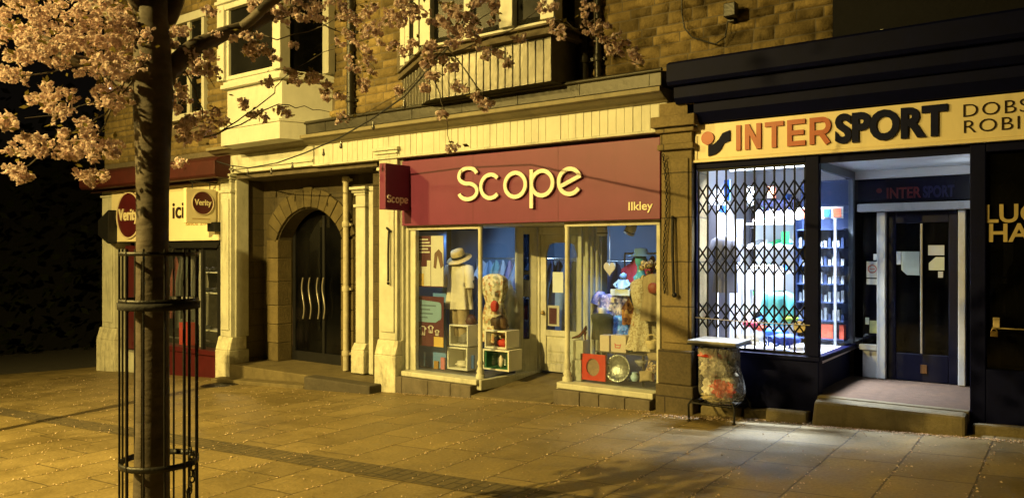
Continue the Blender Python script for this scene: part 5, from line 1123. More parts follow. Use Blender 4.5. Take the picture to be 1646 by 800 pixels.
wt = thing('wall_sign', 'dark blue lettering reading SPORT hanging high in the lit sports window', 'sign', at(1254, 338, 9.0)); m = MB(); q0 = X(1224, 9.0); text(m, 'SPORT', lambda u, v, d: (q0 + u, 9.0 - d, Z(1254, 338, 9.0) + v), .12, .03, .04, width=X(1284, 9.0) - q0); m.build('lettering', pm('wall_blue', (.015, .02, .07), .5, .1, 4, .02), wt)
wi = thing('window_lettering', 'white and blue INTERSPORT lettering along the bottom of the lit window', 'lettering', at(1230, 566, 8.6)); m = MB(); q0 = X(1180, 8.60); Y_ = 8.604
text(m, 'INTER', lambda u, v, d: (q0 + u, Y_ + .004 - d, Z(1230, 563, Y_) + .055 + v), .105, .003, .035, width=X(1224, 8.6) - q0); m.build('white_lettering', wallw, wi)
m = MB(); q1 = X(1226, 8.6); text(m, 'SPORT', lambda u, v, d: (q1 + u, Y_ + .004 - d, Z(1230, 563, Y_) + .055 + v), .105, .003, .04, width=X(1274, 8.6) - q1); m.build('blue_lettering', pm('royal_blue', (.01, .045, .35), .5, .1, 4, .02), wi)
# shelves of shoes on the right of the lit window
rk = thing('shoe_rack', 'white shelf rack of running shoes on the right of the lit window', 'rack', (-3.06, 9.6, .54))
shelf_z = [.80, 1.10, 1.42, 1.72, 2.02]
for z in shelf_z: MB().box(-3.32, -2.80, 9.55, 9.9, z - .02, z).build('shelf', wallw if z > 1 else navyblack, rk)
MB().box(-3.32, -2.80, 9.9, 9.93, .54, 2.2).build('back_board', wallw, rk)
shoe_m = [gg, bb, oo, tq, blk, wallw, pm('grey_mesh', (.22, .24, .26), .7, .3, 14, .2), pm('lime_mesh', (.35, .55, .05), .6, .2, 14, .1)]
sn_cols = ['green', 'blue', 'red', 'turquoise', 'black', 'white', 'grey', 'lime']
def sneaker(label, x, y, z, k, rz):
    t = thing('running_shoe', label, 'shoe', (0, 0, 0), 'running shoes on the shelves of the lit window')
    prof = [(-.11, .05, .03, .05), (-.08, .055, .033, .06), (-.03, .05, .034, .055), (.03, .035, .038, .038), (.09, .025, .04, .024), (.125, .02, .026, .012)]
    vs = []
    for (u, zc, hw_, h_) in prof:
        for j in range(10):
            a = 2 * math.pi * j / 10; vs.append((u, hw_ * math.cos(a), zc + h_ * .8 * math.sin(a)))
    MB().add(vs, [(i * 10 + j, i * 10 + (j + 1) % 10, (i + 1) * 10 + (j + 1) % 10, (i + 1) * 10 + j) for i in range(5) for j in range(10)] + [tuple(range(9, -1, -1)), tuple(range(50, 60))], True).build('upper', shoe_m[k], t)
    MB().loft([(0, .005, 0, .13, .042), (.022, .005, 0, .135, .044), (.028, .005, 0, .125, .04)], 18).build('sole', wallw, t)
    t.location = (x, y, z); t.rotation_euler = (0, 0, rz); return t
rs = random.Random(4)
protos = {}
for si, z in enumerate(shelf_z):
    for j in range(4):
        k = [[4, 1, 1, 0], [0, 5, 7, 6], [5, 0, 4, 1], [6, 5, 0, 3], [5, 3, 5, 4]][si][j]
        x = -3.24 + j * .12 + rs.uniform(-.02, .02); lab = '%s running shoe on the shelf rack in the lit window' % sn_cols[k]
        if k not in protos: protos[k] = sneaker(lab, x, 9.68, z + .002, k, rad(-100 + rs.uniform(-25, 25)))
        else: dup(protos[k], (x, 9.68, z + .002), lab, rad(-100 + rs.uniform(-25, 25)))
# sports clothes / blurred coloured stock at the window floor
for k, (px, py, Y, mt, lb, r_) in enumerate(((1208, 520, 8.85, pm('pink_knit', (.55, .06, .12), .8, .2, 9, .3), 'pink folded top on the floor of the lit window', .07), (1225, 527, 8.95, oo, 'red folded top on the floor of the lit window', .06), (1246, 534, 8.85, bb, 'bright blue folded towel on the floor of the lit window', .10), (1262, 545, 8.8, pm('deep_blue_knit', (.02, .06, .3), .8, .2, 9, .3), 'deep blue folded towel on the floor of the lit window', .12), (1270, 512, 8.95, shoe_m[7], 'lime folded top near the right side of the lit window', .06), (1282, 558, 8.75, wallw, 'white rolled towel by the right corner of the lit window', .07))):
    lump('folded_shirt', lb, 'folded clothing', at(px, py, Y), (r_ * 1.5, r_, r_ * .6), mt, k + 90, rough=.3)
garment('sports_jacket', 'white sports jacket on a form in the middle of the lit window', 'jacket', (X(1232, 9.2), 9.2), Z(1232, 500, 9.2), Z(1232, 425, 9.2), .15, .1, wallw, 5, .08, 12, .9, 1.05, .3)
garment('sports_jacket', 'pale blue sports jacket lower on the right in the lit window', 'jacket', (X(1251, 9.0), 9.0), Z(1251, 522, 9.0), Z(1251, 470, 9.0), .14, .09, tq, 5, .08, 13, .9, 1.05, .25)
garment('sports_jacket', 'grey sports jacket in front of the lavender panel in the lit window', 'jacket', (X(1166, 8.85), 8.85), Z(1166, 470, 8.85), Z(1166, 380, 8.85), .14, .09, lav, 5, .08, 14, .9, 1.05, .3)
# dark rack seen through the glass beside the lobby
tr_ = thing('wall_rack', 'tall dark blue rack of small packets behind the glass beside the lobby', 'rack', (-2.47, 9.9, .54))
dbl = pm('rack_blue', (.03, .055, .15), .5, .2, 5, .05)
MB().box(-2.76, -2.20, 9.96, 9.98, .54, 2.54).build('back_board', dbl, tr_)
MB().box(-2.76, -2.745, 9.70, 9.958, .54, 2.2).build('side_board', dbl, tr_)
hb = MB().box(-2.744, -2.2, 9.70, 9.72, 2.06, 2.2).build('header_strip', pm('header_white', (.5, .52, .56), .5, .1, 4, .02), tr_)
for a, b, mt in ((-2.70, -2.60, oo), (-2.53, -2.45, oo), (-2.42, -2.34, bb), (-2.31, -2.22, oo)): MB().box(a, b, 9.69, 9.699, 2.08, 2.18).build('red_patch' if mt is oo else 'blue_patch', mt, hb)
for z in (.62, .84, 1.06, 1.28, 1.5, 1.72, 1.94): MB().box(-2.744, -2.2, 9.74, 9.958, z - .015, z).build('shelf', dbl, tr_)
MB().box(-2.295, -2.265, 9.66, 9.69, .54, 2.06).build('upright', pm('upright_grey', (.4, .42, .46), .4, .1, 5, .02), tr_)
pk = pm('packet_silver', (.40, .45, .52), .35, .5, 14, .1, island=.6)
rs = random.Random(9)
for z in (.84, 1.06, 1.28, 1.5, 1.72):
    for k in range(11):
        x = -2.715 + k * .049; h_ = rs.uniform(.07, .16)
        o = MB().box(x - .016, x + .016, 9.78, 9.84, z + .001, z + h_).build('packet', pk if (k + int(z * 10)) % 3 else dbl)
        tag(o, 'small packet on the dark blue rack beside the lobby', 'packet', 'packets on the dark blue rack beside the lobby')
for a, lb in ((-2.46, 'red carton lowest on the dark blue rack, left of the grey upright'), (-2.255, 'red carton lowest on the dark blue rack, right of the grey upright')):
    o = MB().box(a, a + (.13 if a < -2.4 else .05), 9.76, 9.86, .622, .79).build('red_carton', oo); tag(o, lb, 'box')
# back wall shelves crowded with cartons
bs_ = thing('stock_shelves', 'tall white shelves of small cartons along the far wall of the lit window', 'shelf', (-3.2, 10.7, .54))
cols_ = [wallw, wallw, shoe_m[6], wallw, bb, gg, oo, lav, tq, pm('pale_carton', (.5, .5, .52), .6, .2, 9, .05), blk]
rs = random.Random(77); zs_ = [.75, 1.0, 1.25, 1.5, 1.75, 2.0, 2.25]
for z in zs_: MB().box(-3.6, -2.5, 10.55, 10.85, z - .015, z).build('shelf_board', wallw, bs_)
for x in (-3.6, -3.05, -2.5): MB().box(x - .01, x + .01, 10.56, 10.86, .54, 2.4).build('upright', lav, bs_)
for z in zs_:
    x = -3.55
    while x < -2.56:
        w_ = rs.uniform(.05, .12)
        if not (-3.08 < x + w_ and x < -3.02): 
            o = MB().box(x, x + w_ * .9, 10.58 + rs.uniform(0, .06), 10.8, z + .001, z + rs.uniform(.08, .21)).build('carton', rs.choice(cols_)); tag(o, 'small carton on the white shelves along the far wall', 'carton', 'cartons on the far wall shelves')
        x += w_ + rs.uniform(.004, .03)
for k, (px, py0_, py1_, Y, mt, lb) in enumerate(((1188, 352, 392, 9.6, lav, 'grey poster left of centre behind the gate'), (1207, 300, 330, 9.5, shoe_m[6], 'grey ticket high behind the gate'), (1262, 372, 392, 9.3, gg, 'green ticket on the right behind the gate'), (1240, 300, 318, 9.6, oo, 'red ticket high on the right behind the gate'))):
    panel('hanging_poster', lb, 'poster', px - 6, px + 6, py0_, py1_, Y, mt)
# notices on the sports shop door
nt_ = pm('pale_green_notice', (.50, .55, .45), .6, .08, 5, 0); nw_ = pm('grey_notice', (.45, .48, .5), .6, .1, 5, 0)
def notice(label, px0, px1, pyt, pyb, mat, cut=0., ul=False):
    Y = BY - .006; x0, x1, z0, z1 = X(px0, Y), X(px1, Y), Z((px0 + px1) / 2, pyb, Y), Z((px0 + px1) / 2, pyt, Y)
    p = [(x0 + cut, z0), (x1, z0), (x1, z1), (x0, z1), (x0, z0 + cut)] if not ul else [(x0, z0), (x1, z0), (x1, z1), (x0 + cut, z1), (x0, z1 - cut)]
    if not cut: p = [(x0, z0), (x1, z0), (x1, z1), (x0, z1)]
    return tag(MB().prism(p, Y - .003, Y).build('door_notice', mat), label, 'notice')
notice('large pale green notice with a cut corner on the sports shop door', 1449, 1478, 404, 442, nt_, .06)
notice('small white label strip left of the large pale green notice', 1441, 1448, 404, 425, nw_)
notice('upper grey notice on the right leaf of the sports shop door', 1492, 1518, 394, 410, nw_)
notice('lower pale green notice on the right leaf of the sports shop door', 1493, 1518, 413, 434, nt_, .07, True)
notice('tiny grey sticker under the notices on the right door leaf', 1508, 1516, 436, 446, nw_)
nz = notice('grey notice with a round no smoking sign in the narrow side pane', 1393, 1412, 420, 446, nw_)
c = at(1402, 432, BY - .012); m = MB(); m.torus((c.x, BY - .011, c.z), .045, .006, (0, 1, 0), 24, 6).box(c.x - .03, c.x + .03, BY - .012, BY - .01, c.z - .004, c.z + .004); o = m.build('round_symbol', pm('red_symbol', (.35, .06, .05), .6, .1, 5, 0)); tag(o, 'round no smoking symbol on the grey side pane notice', 'symbol')
notice('white slip below the no smoking notice in the narrow side pane', 1393, 1411, 448, 457, nw_)
notice('small blue grey sticker above the no smoking notice', 1404, 1411, 408, 418, nw_)
notice('square yellowish card low in the narrow side pane', 1398, 1411, 515, 535, pm('yellow_card', (.34, .36, .16), .6, .3, 14, 0))
notice('pale sticker beside the square card in the narrow side pane', 1391, 1397, 510, 521, nt_)
# bags seen dimly in the right window
for k, (px, py, r_, c, lb) in enumerate(((1618, 470, .11, (.16, .15, .14), 'dim grey bag hanging in the right edge window'), (1640, 492, .12, (.05, .04, .05), 'dark bag low in the right edge window'), (1622, 520, .09, (.34, .28, .16), 'tan purse low in the right edge window'), (1638, 440, .10, (.09, .07, .1), 'dark purple bag high in the right edge window'))):
    t = thing('handbag', lb, 'handbag', at(px, py + 8, 9.0)); q = at(px, py, 9.0); mt = pm('bag_%d' % k, c, .4, .3, 7, .2)
    MB().loft([(q.z - r_, q.x, 9.0, r_, .06), (q.z, q.x, 9.0, r_ * 1.02, .065), (q.z + r_ * .7, q.x, 9.0, r_ * .8, .05), (q.z + r_ * .8, q.x, 9.0, r_ * .7, .02)], 20, sq=3).build('pouch', mt, t); MB().torus((q.x, 9.0, q.z + r_ * .8), r_ * .55, .01, (0, 1, 0), 20, 6).build('handle', mt, t)
# ------------------------------------------------------------------ litter sack on its stand
bx, by = -3.14, 8.20; bg = gz(bx)
sk = thing('litter_bin', 'litter sack stand with a flat lid and a full clear plastic sack', 'litter bin', (bx, by, bg))
zl_ = Z(1147, 549, by); W = .222
lidm = pm('bin_lid', (.34, .33, .30), .5, .3, 7, .1, dirt=.4)
MB().box(bx - W - .05, bx + W + .05, by - W - .02, by + W + .02, zl_, zl_ + .03).build('lid', lidm, sk, .008)
MB().box(bx - W - .055, bx + W + .055, by - W - .025, by + W + .025, zl_ - .022, zl_ - .002).build('lid_rim', blackpaint, sk, .004)
fr_ = MB().torus((bx, by, zl_ - .07), W * .92, .012, (0, 0, 1), 28, 6)
MB_ = fr_.tube([(bx, by + W * .9, bg + .17), (bx, by + W * .92, zl_)], .018, 8)
fr_.build('hoop', iron, sk)
zb0_ = bg + .19
stn = MB()
sq_ = [(bx - W, by - W), (bx + W, by - W), (bx + W, by + W), (bx - W, by + W)]
for (a, b) in zip(sq_, sq_[1:] + sq_[:1]): stn.tube([(a[0], a[1], zb0_), (b[0], b[1], zb0_)], .014, 6)
for k in range(1, 5): stn.tube([(bx - W + .098 * k, by - W, zb0_), (bx - W + .098 * k, by + W, zb0_)], .008, 6)
stn.build('base_frame', iron, sk)
for sx0_, sy0_ in ((-1, -1), (1, -1), (1, 1), (-1, 1)):
    x, y = bx + sx0_ * W, by + sy0_ * W
    MB().tube([(x, y, zb0_ + .05), (x + sx0_ * .035, y + sy0_ * .02, zb0_ - .02), (x + sx0_ * .03, y + sy0_ * .02, gz(x) + .008)], .012, 8).lathe([(.022, 0), (.022, .012)], (x + sx0_ * .03, y + sy0_ * .02, gz(x) + .001), 10).build('leg', iron, sk)
lv = []
zt_s, zb_s = zl_ - .06, zb0_ + .01
for i in range(13):
    t = i / 12; z = zt_s + (zb_s - zt_s) * t
    bulge = [.95, .96, .95, .95, .95, .96, .98, 1.0, 1.03, 1.06, 1.06, .98, .8][i]
    lv.append((z, bx + .035 * max(0, t - .25) * 1.8, by - .01, W * bulge, W * bulge * .95))
sm_ = MB().loft(lv, 40, 0, 0, 3, 2.9)
r = random.Random(2); nv = []
for (x, y, z) in sm_.v:
    d = Vector((x - bx, y - by, 0)); k = 1 + .045 * noise.noise(Vector((x * 7, y * 7, z * 4))) + .02 * noise.noise(Vector((x * 18, y * 18, z * 10)))
    nv.append((bx + d.x * k, by + d.y * k, z + .012 * noise.noise(Vector((x * 9, z * 9, y * 9)))))
sm_.v = nv
sm_.build('sack', film('clear_plastic_sack', (.72, .71, .68), .22), sk)
cf = MB()
for i in range(24):
    a0, a1 = 2 * math.pi * i / 24, 2 * math.pi * (i + 1) / 24
    f_ = lambda a, r0: (bx + r0 * W * math.cos(a), by + r0 * W * math.sin(a))
    p, q = f_(a0, .99), f_(a1, .99)
    dz0, dz1 = .14 + .02 * math.sin(5 * a0), .14 + .02 * math.sin(5 * a1)
    cf.add([(p[0], p[1], zl_ - .05), (q[0], q[1], zl_ - .05), (q[0] * 1.0, q[1], zl_ - .05 - dz1), (p[0], p[1], zl_ - .05 - dz0)], [(0, 1, 2, 3)], True)
cf.build('sack_cuff', film('plastic_cuff', (.5, .48, .42), .45), sk)
# what lies in it
redbag = pm('red_plastic', (.58, .05, .025), .35, .25, 8, .4, 12); wh = pm('white_plastic', (.78, .75, .66), .4, .25, 8, .4, 12); ylp = pm('pale_yellow_plastic', (.62, .52, .28), .4, .25, 8, .4, 12); gry = pm('grey_litter', (.12, .11, .11), .6, .4, 8, .5, 12)
lit = [('crumpled_bag', 'crumpled red plastic bag low on the right inside the clear sack', 'litter', (bx + .07, by - .13, bg + .36), (.17, .09, .10), redbag), ('crumpled_bag', 'small red bag strip high inside the clear sack', 'litter', (bx - .03, by - .15, zl_ - .13), (.17, .08, .04), redbag),
       ('carrier_bag', 'knotted cream carrier bag on the left inside the clear sack', 'litter', (bx - .08, by - .10, bg + .55), (.12, .10, .11), wh), ('paper_bag', 'white paper bag in the middle of the clear sack', 'litter', (bx - .05, by - .13, bg + .37), (.10, .08, .11), wh),
       ('dark_packet', 'dark crumpled packet in the upper right of the clear sack', 'litter', (bx + .10, by - .08, bg + .56), (.11, .12, .09), gry), ('food_carton', 'yellowish food carton at the bottom of the clear sack', 'litter', (bx + .0, by - .05, bg + .25), (.19, .16, .055), ylp), ('tissue', 'pile of white tissue at the right side of the clear sack', 'litter', (bx + .12, by - .07, bg + .44), (.08, .09, .06), wh), ('paper_bag', 'brown paper filling the back of the clear sack', 'litter', (bx, by + .05, bg + .47), (.20, .14, .28), pm('brown_paper', (.42, .36, .25), .8, .4, 7, .5))]
def crumple(name, label, cat, c, r_, mat, seed):
    n = 30; m_ = 18; mb = MB(); vs = []
    for i in range(m_ + 1):
        th = math.pi * i / m_
        for j in range(n):
            a = 2 * math.pi * j / n; d = Vector((math.sin(th) * math.cos(a), math.sin(th) * math.sin(a), math.cos(th)))
            k = .86 + .40 * noise.noise(d * 2.1 + Vector((seed * 3.3, 0, 0))) + .26 * abs(noise.noise(d * 5.0 + Vector((0, seed * 2.1, 0)))) - .16 * abs(noise.noise(d * 9 + Vector((0, 0, seed))))
            vs.append((c[0] + d.x * r_[0] * k, c[1] + d.y * r_[1] * k, c[2] + d.z * r_[2] * k))
    mb.add(vs, [(i * n + j, (i + 1) * n + j, (i + 1) * n + (j + 1) % n, i * n + (j + 1) % n) for i in range(m_) for j in range(n)], False)
    return tag(mb.build(name, mat), label, cat)
for k, (nm, lb, ct, c, r_, mt) in enumerate(lit): crumple(nm, lb, ct, c, tuple(q * .95 for q in r_), mt, k + 30)

# ------------------------------------------------------------------ cherry tree and its guard
TX, TY = -4.64, 2.56
tree = thing('cherry_tree', 'cherry tree in pale pink blossom inside an iron tree guard', 'tree', (TX, TY, gz(TX)))
def bark():
    m, nt, N, L, b = _nodes('cherry_bark')
    tc = N.new('ShaderNodeTexCoord'); mp = N.new('ShaderNodeMapping'); mp.inputs['Scale'].default_value = (2.2, 2.2, 5); L.new(tc.outputs['Object'], mp.inputs[0])
    n = N.new('ShaderNodeTexNoise'); n.inputs['Scale'].default_value = 3; n.inputs['Detail'].default_value = 8; L.new(mp.outputs[0], n.inputs['Vector'])
    n2 = N.new('ShaderNodeTexNoise'); n2.inputs['Scale'].default_value = 6; n2.inputs['Detail'].default_value = 6; L.new(tc.outputs['Object'], n2.inputs['Vector'])
    cr = N.new('ShaderNodeValToRGB'); cr.color_ramp.elements[0].position = .3; cr.color_ramp.elements[0].color = (.035, .028, .021, 1); cr.color_ramp.elements[1].position = .7; cr.color_ramp.elements[1].color = (.12, .095, .07, 1)
    mx = N.new('ShaderNodeMath'); mx.operation = 'MULTIPLY_ADD'; mx.inputs[1].default_value = .5; L.new(n.outputs['Fac'], mx.inputs[0])
    m2 = N.new('ShaderNodeMath'); m2.operation = 'MULTIPLY'; m2.inputs[1].default_value = .5; L.new(n2.outputs['Fac'], m2.inputs[0]); L.new(m2.outputs[0], mx.inputs[2])
    L.new(mx.outputs[0], cr.inputs[0]); L.new(cr.outputs[0], b.inputs['Base Color']); b.inputs['Roughness'].default_value = .75
    bp = N.new('ShaderNodeBump'); bp.inputs['Strength'].default_value = .7; bp.inputs['Distance'].default_value = .02; L.new(n.outputs['Fac'], bp.inputs['Height']); L.new(bp.outputs[0], b.inputs['Normal'])
    return m
bk = bark()
tk = MB(); n = 26; vs = []; hts = [gz(TX) + h for h in (-.05, .05, .15, .4, .8, 1.2, 1.6, 2.0, 2.3, 2.6, 2.9, 3.15, 3.4, 3.8, 4.3)]
for i, z in enumerate(hts):
    h = z - gz(TX); r0 = .101 + .05 * math.exp(-h * 6) - .004 * h + (.03 * math.exp(-((h - 2.9) / .35) ** 2)) - (.02 * max(0, h - 3.2))
    ox = .03 * math.sin(h * 1.1) + .03 * max(0, h - 2); 
    for j in range(n):
        a = 2 * math.pi * j / n; k = 1 + .06 * noise.noise(Vector((math.cos(a) * 1.5, math.sin(a) * 1.5, h * 1.7))) + .02 * noise.noise(Vector((math.cos(a) * 6, math.sin(a) * 6, h * 6)))
        vs.append((TX + ox + r0 * k * math.cos(a), TY + r0 * k * math.sin(a), z))
tk.add(vs, [(i * n + j, i * n + (j + 1) % n, (i + 1) * n + (j + 1) % n, (i + 1) * n + j) for i in range(len(hts) - 1) for j in range(n)], True)
trunk = tk.build('trunk', bk, tree)
TD = 4.82
def limb(pts, r0, r1, name='branch'):
    P = [deep(*p) for p in pts]; out = []
    for i in range(len(P) - 1):
        for k in range(4):
            t = k / 4; q = P[i].lerp(P[i + 1], t); out.append(q + Vector((R.uniform(-1, 1), R.uniform(-1, 1), R.uniform(-1, 1))) * .012)
    out.append(P[-1]); m_ = len(out)
    MB().tube(out, [r0 + (r1 - r0) * i / (m_ - 1) for i in range(m_)], 9).build(name, bk, trunk); return P
limb([(255, 135, 4.82), (285, 98, 4.95), (330, 68, 5.1), (385, 48, 5.3), (470, 15, 5.5), (560, -40, 5.7)], .07, .028)
limb([(235, 165, 4.8), (190, 125, 4.9), (120, 95, 5.0), (60, 60, 5.1), (-40, 20, 5.2)], .055, .02)
limb([(250, 60, 4.85), (215, -10, 4.7), (180, -90, 4.5)], .06, .04)
limb([(262, 40, 4.85), (300, -40, 4.9), (380, -130, 5.2)], .06, .04)
limb([(235, 60, 4.9), (170, 20, 5.6), (90, -20, 6.2)], .05, .02)
limb([(385, 48, 5.3), (480, -30, 5.0), (620, -90, 4.9), (780, -120, 4.9), (960, -60, 5.0)], .035, .015)
# twigs
tw = MB()
def twig(pts, r0=.0055, r1=.002):
    P = [deep(*p) for p in pts]; out = []
    for i in range(len(P) - 1):
        for k in range(3): out.append(P[i].lerp(P[i + 1], k / 3) + Vector((R.uniform(-1, 1), R.uniform(-1, 1), R.uniform(-1, 1))) * .012)
    out.append(P[-1]); m_ = len(out); tw.tube(out, [r0 + (r1 - r0) * i / (m_ - 1) for i in range(m_)], 5); return out
TWIGS = [[(235, 105, 4.8), (200, 132, 4.7), (160, 160, 4.6), (110, 182, 4.5), (40, 190, 4.4)], [(215, 130, 4.7), (170, 185, 4.6), (130, 205, 4.5), (90, 235, 4.4), (35, 238, 4.3)], [(200, 135, 4.7), (165, 200, 4.7), (150, 235, 4.7), (160, 285, 4.7)], [(90, 235, 4.4), (45, 265, 4.35), (22, 282, 4.3)], [(150, 105, 4.5), (80, 115, 4.4), (0, 125, 4.3)],
         [(385, 48, 5.3), (445, 65, 5.2), (520, 40, 5.1), (600, 10, 5.0)], [(300, 90, 5.0), (330, 110, 5.0), (345, 140, 5.0)], [(290, 100, 5.0), (320, 160, 5.1), (330, 200, 5.1), (300, 215, 5.1)], [(325, 225, 5.1), (350, 215, 5.1), (395, 185, 5.1), (440, 150, 5.1), (455, 125, 5.1), (520, 85, 5.1), (600, 60, 5.1)], [(335, 222, 5.1), (385, 198, 5.2), (450, 170, 5.2), (490, 172, 5.2), (530, 180, 5.2)], [(470, 15, 5.5), (560, 60, 5.3), (600, 110, 5.2), (590, 140, 5.2)], [(620, -90, 4.9), (690, -20, 4.9), (770, -10, 4.9), (735, 60, 4.9), (700, 90, 4.9), (650, 150, 4.9), (560, 195, 4.9)], [(690, -10, 4.9), (760, 40, 4.9), (800, 10, 4.9)], [(735, 60, 4.9), (690, 85, 4.9), (640, 92, 4.9)], [(700, 90, 4.9), (770, 70, 4.9), (830, 45, 4.9), (880, 0, 4.9)], [(690, 105, 4.9), (705, 150, 4.9), (718, 190, 4.9), (724, 232, 4.9)], [(720, 80, 4.9), (760, 130, 4.9), (780, 160, 4.9)], [(960, -60, 5.0), (955, 40, 5.0), (985, 85, 5.0), (1030, 105, 5.0)], [(955, 30, 5.0), (930, 50, 5.0), (900, 30, 5.0)]]
tpts = []
for p in TWIGS: tpts.append(twig(p))
tw.build('twigs', bk, trunk)
# blossom: clusters of double flowers, many small petals
pinkp = petal('blossom_petals', (.72, .57, .56), (.90, .78, .74), .3)
leafm = petal('bronze_leaves', (.14, .11, .03), (.20, .17, .05), .3)
fl = MB(); lf = MB(); rb = random.Random(21)
def flower(c, s):
    ax = Vector((rb.gauss(0, 1), rb.gauss(0, 1), rb.gauss(0, 1) - .5)).normalized()
    u = ax.orthogonal().normalized(); w = ax.cross(u)
    for ring, (np_, tilt_, ln) in enumerate(((6, .25, 1.), (5, .75, .8))):
        for k in range(np_):
            a = 2 * math.pi * (k + .5 * ring) / np_ + rb.uniform(-.25, .25); d = (u * math.cos(a) + w * math.sin(a)); dd = (d + ax * tilt_).normalized(); sd = ax.cross(d)
            L_ = s * ln * rb.uniform(.8, 1.15); hw_ = L_ * .42
            o = len(fl.v); b0 = c
            fl.v += [tuple(b0), tuple(b0 + dd * L_ * .6 - sd * hw_), tuple(b0 + dd * L_ + ax * L_ * .15), tuple(b0 + dd * L_ * .6 + sd * hw_)]
            fl.f.append((o, o + 1, o + 2, o + 3)); fl.sm.append(False)
def leaf(c, s):
    d = Vector((rb.gauss(0, 1), rb.gauss(0, 1), rb.gauss(0, .7))).normalized(); sd = d.orthogonal().normalized(); o = len(lf.v)
    lf.v += [tuple(c), tuple(c + d * s * .5 - sd * s * .25), tuple(c + d * s), tuple(c + d * s * .5 + sd * s * .25)]; lf.f.append((o, o + 1, o + 2, o + 3)); lf.sm.append(False)
def pompom(c, R_, nf, lv=2, s=.0165):
    for _ in range(nf):
        d = Vector((rb.gauss(0, 1), rb.gauss(0, 1), rb.gauss(0, 1))).normalized() * R_ * rb.uniform(.5, 1.0); flower(c + Vector((d.x, d.y, d.z * .75)), s * rb.uniform(.65, 1.35))
    for _ in range(lv): leaf(c + Vector((rb.gauss(0, 1), rb.gauss(0, 1), rb.gauss(0, 1) + .5)) * R_ * .8, rb.uniform(.03, .055))
def mass(px, py, rx, ry, t, n, nf=13, R_=.046, tr=.35, lv=1):
    for _ in range(n):
        for _k in range(20):
            a, b = rb.uniform(-1, 1), rb.uniform(-1, 1)
            if a * a + b * b < 1: break
        pompom(deep(px + a * rx, py + b * ry, t + rb.uniform(-tr, tr)), R_ * rb.uniform(.7, 1.25), nf, lv)
# (px, py, radius x, radius y, depth, clusters)
for a in ((60, 20, 70, 40, 4.9, 44), (150, 30, 70, 50, 4.9, 48), (200, 70, 45, 50, 4.9, 32), (120, 80, 60, 40, 4.8, 32), (20, 50, 45, 40, 4.7, 22), (190, 115, 40, 28, 4.8, 16), (60, 85, 50, 25, 4.7, 15),
          (45, 82, 28, 16, 4.5, 9), (15, 122, 26, 10, 4.5, 8), (85, 155, 32, 20, 4.6, 18), (8, 196, 16, 10, 4.4, 6), (52, 234, 38, 16, 4.4, 18), (120, 225, 36, 30, 4.5, 26), (165, 243, 26, 16, 4.6, 12), (25, 279, 16, 11, 4.35, 7), (148, 282, 22, 13, 4.6, 9), (182, 158, 32, 20, 4.7, 16), (195, 105, 20, 14, 4.7, 8), (100, 182, 20, 10, 4.5, 5),
          (200, 10, 40, 25, 5.0, 14), (225, 45, 20, 40, 5.0, 10),
          (283, 55, 18, 22, 5.0, 8), (322, 102, 24, 24, 5.0, 14), (285, 158, 18, 22, 5.1, 9), (325, 195, 38, 26, 5.1, 20), (338, 18, 10, 7, 5.0, 3), (300, 215, 22, 14, 5.1, 7), (285, 268, 8, 10, 5.0, 2), (270, 120, 12, 14, 5.1, 4)):
    mass(*a)
for a in ((395, 60, 22, 18, 5.2, 7), (420, 90, 26, 16, 5.2, 8), (412, 10, 20, 14, 5.3, 6), (470, 18, 30, 20, 5.3, 12), (520, 10, 40, 22, 5.2, 16), (480, 120, 26, 14, 5.2, 7), (510, 130, 26, 12, 5.2, 8), (535, 150, 22, 10, 5.2, 6), (412, 185, 16, 12, 5.2, 4), (470, 180, 24, 10, 5.2, 4), (402, 77, 10, 9, 5.2, 3), (390, 165, 14, 10, 5.2, 4), (560, 45, 32, 28, 5.1, 16), (605, 40, 26, 34, 5.1, 14), (580, 100, 22, 30, 5.1, 10), (590, 130, 18, 12, 5.1, 5), (545, 191, 9, 7, 4.9, 2), (470, 75, 8, 8, 5.2, 2), (345, 55, 14, 10, 5.1, 3), (435, 130, 14, 8, 5.2, 3),
          (660, 20, 34, 26, 4.9, 18), (720, 25, 36, 24, 4.9, 20), (775, 25, 30, 30, 4.9, 16), (745, 60, 30, 22, 4.9, 12), (650, 75, 22, 10, 4.9, 6), (690, 72, 18, 10, 4.9, 4), (695, 105, 22, 18, 4.9, 9), (725, 108, 14, 10, 4.9, 4), (740, 142, 14, 8, 4.9, 4), (700, 122, 10, 6, 4.9, 2), (790, 84, 16, 10, 4.9, 5), (820, 108, 14, 9, 4.9, 3), (775, 158, 18, 10, 4.9, 6), (690, 141, 8, 5, 4.9, 2), (648, 143, 8, 8, 4.9, 2), (785, 172, 8, 6, 4.9, 2), (710, 186, 7, 5, 4.9, 2), (726, 238, 8, 9, 4.9, 3), (880, 20, 14, 18, 4.9, 5), (905, 52, 16, 9, 4.9, 5), (840, 60, 10, 6, 4.9, 2), (960, 45, 20, 16, 5.0, 8), (985, 68, 24, 16, 5.0, 11), (1015, 92, 18, 14, 5.0, 7), (945, 20, 12, 12, 5.0, 3), (640, 15, 20, 20, 5.0, 6)):
    mass(*a, tr=.15, R_=.036, nf=11)
# unseen crown overhead keeps the tree whole from other sides
for _ in range(60):
    a = rb.uniform(0, 2 * math.pi); rr = math.sqrt(rb.random()) * 2.4; pompom(Vector((TX - .5 - abs(rr * math.cos(a)) * .9, TY + .3 + rr * math.sin(a) * .8, rb.uniform(5.3, 6.4))), .09, 6, 1, .035)
crown = fl.build('crown', pinkp, tree)
lf.build('young_leaves', leafm, crown)
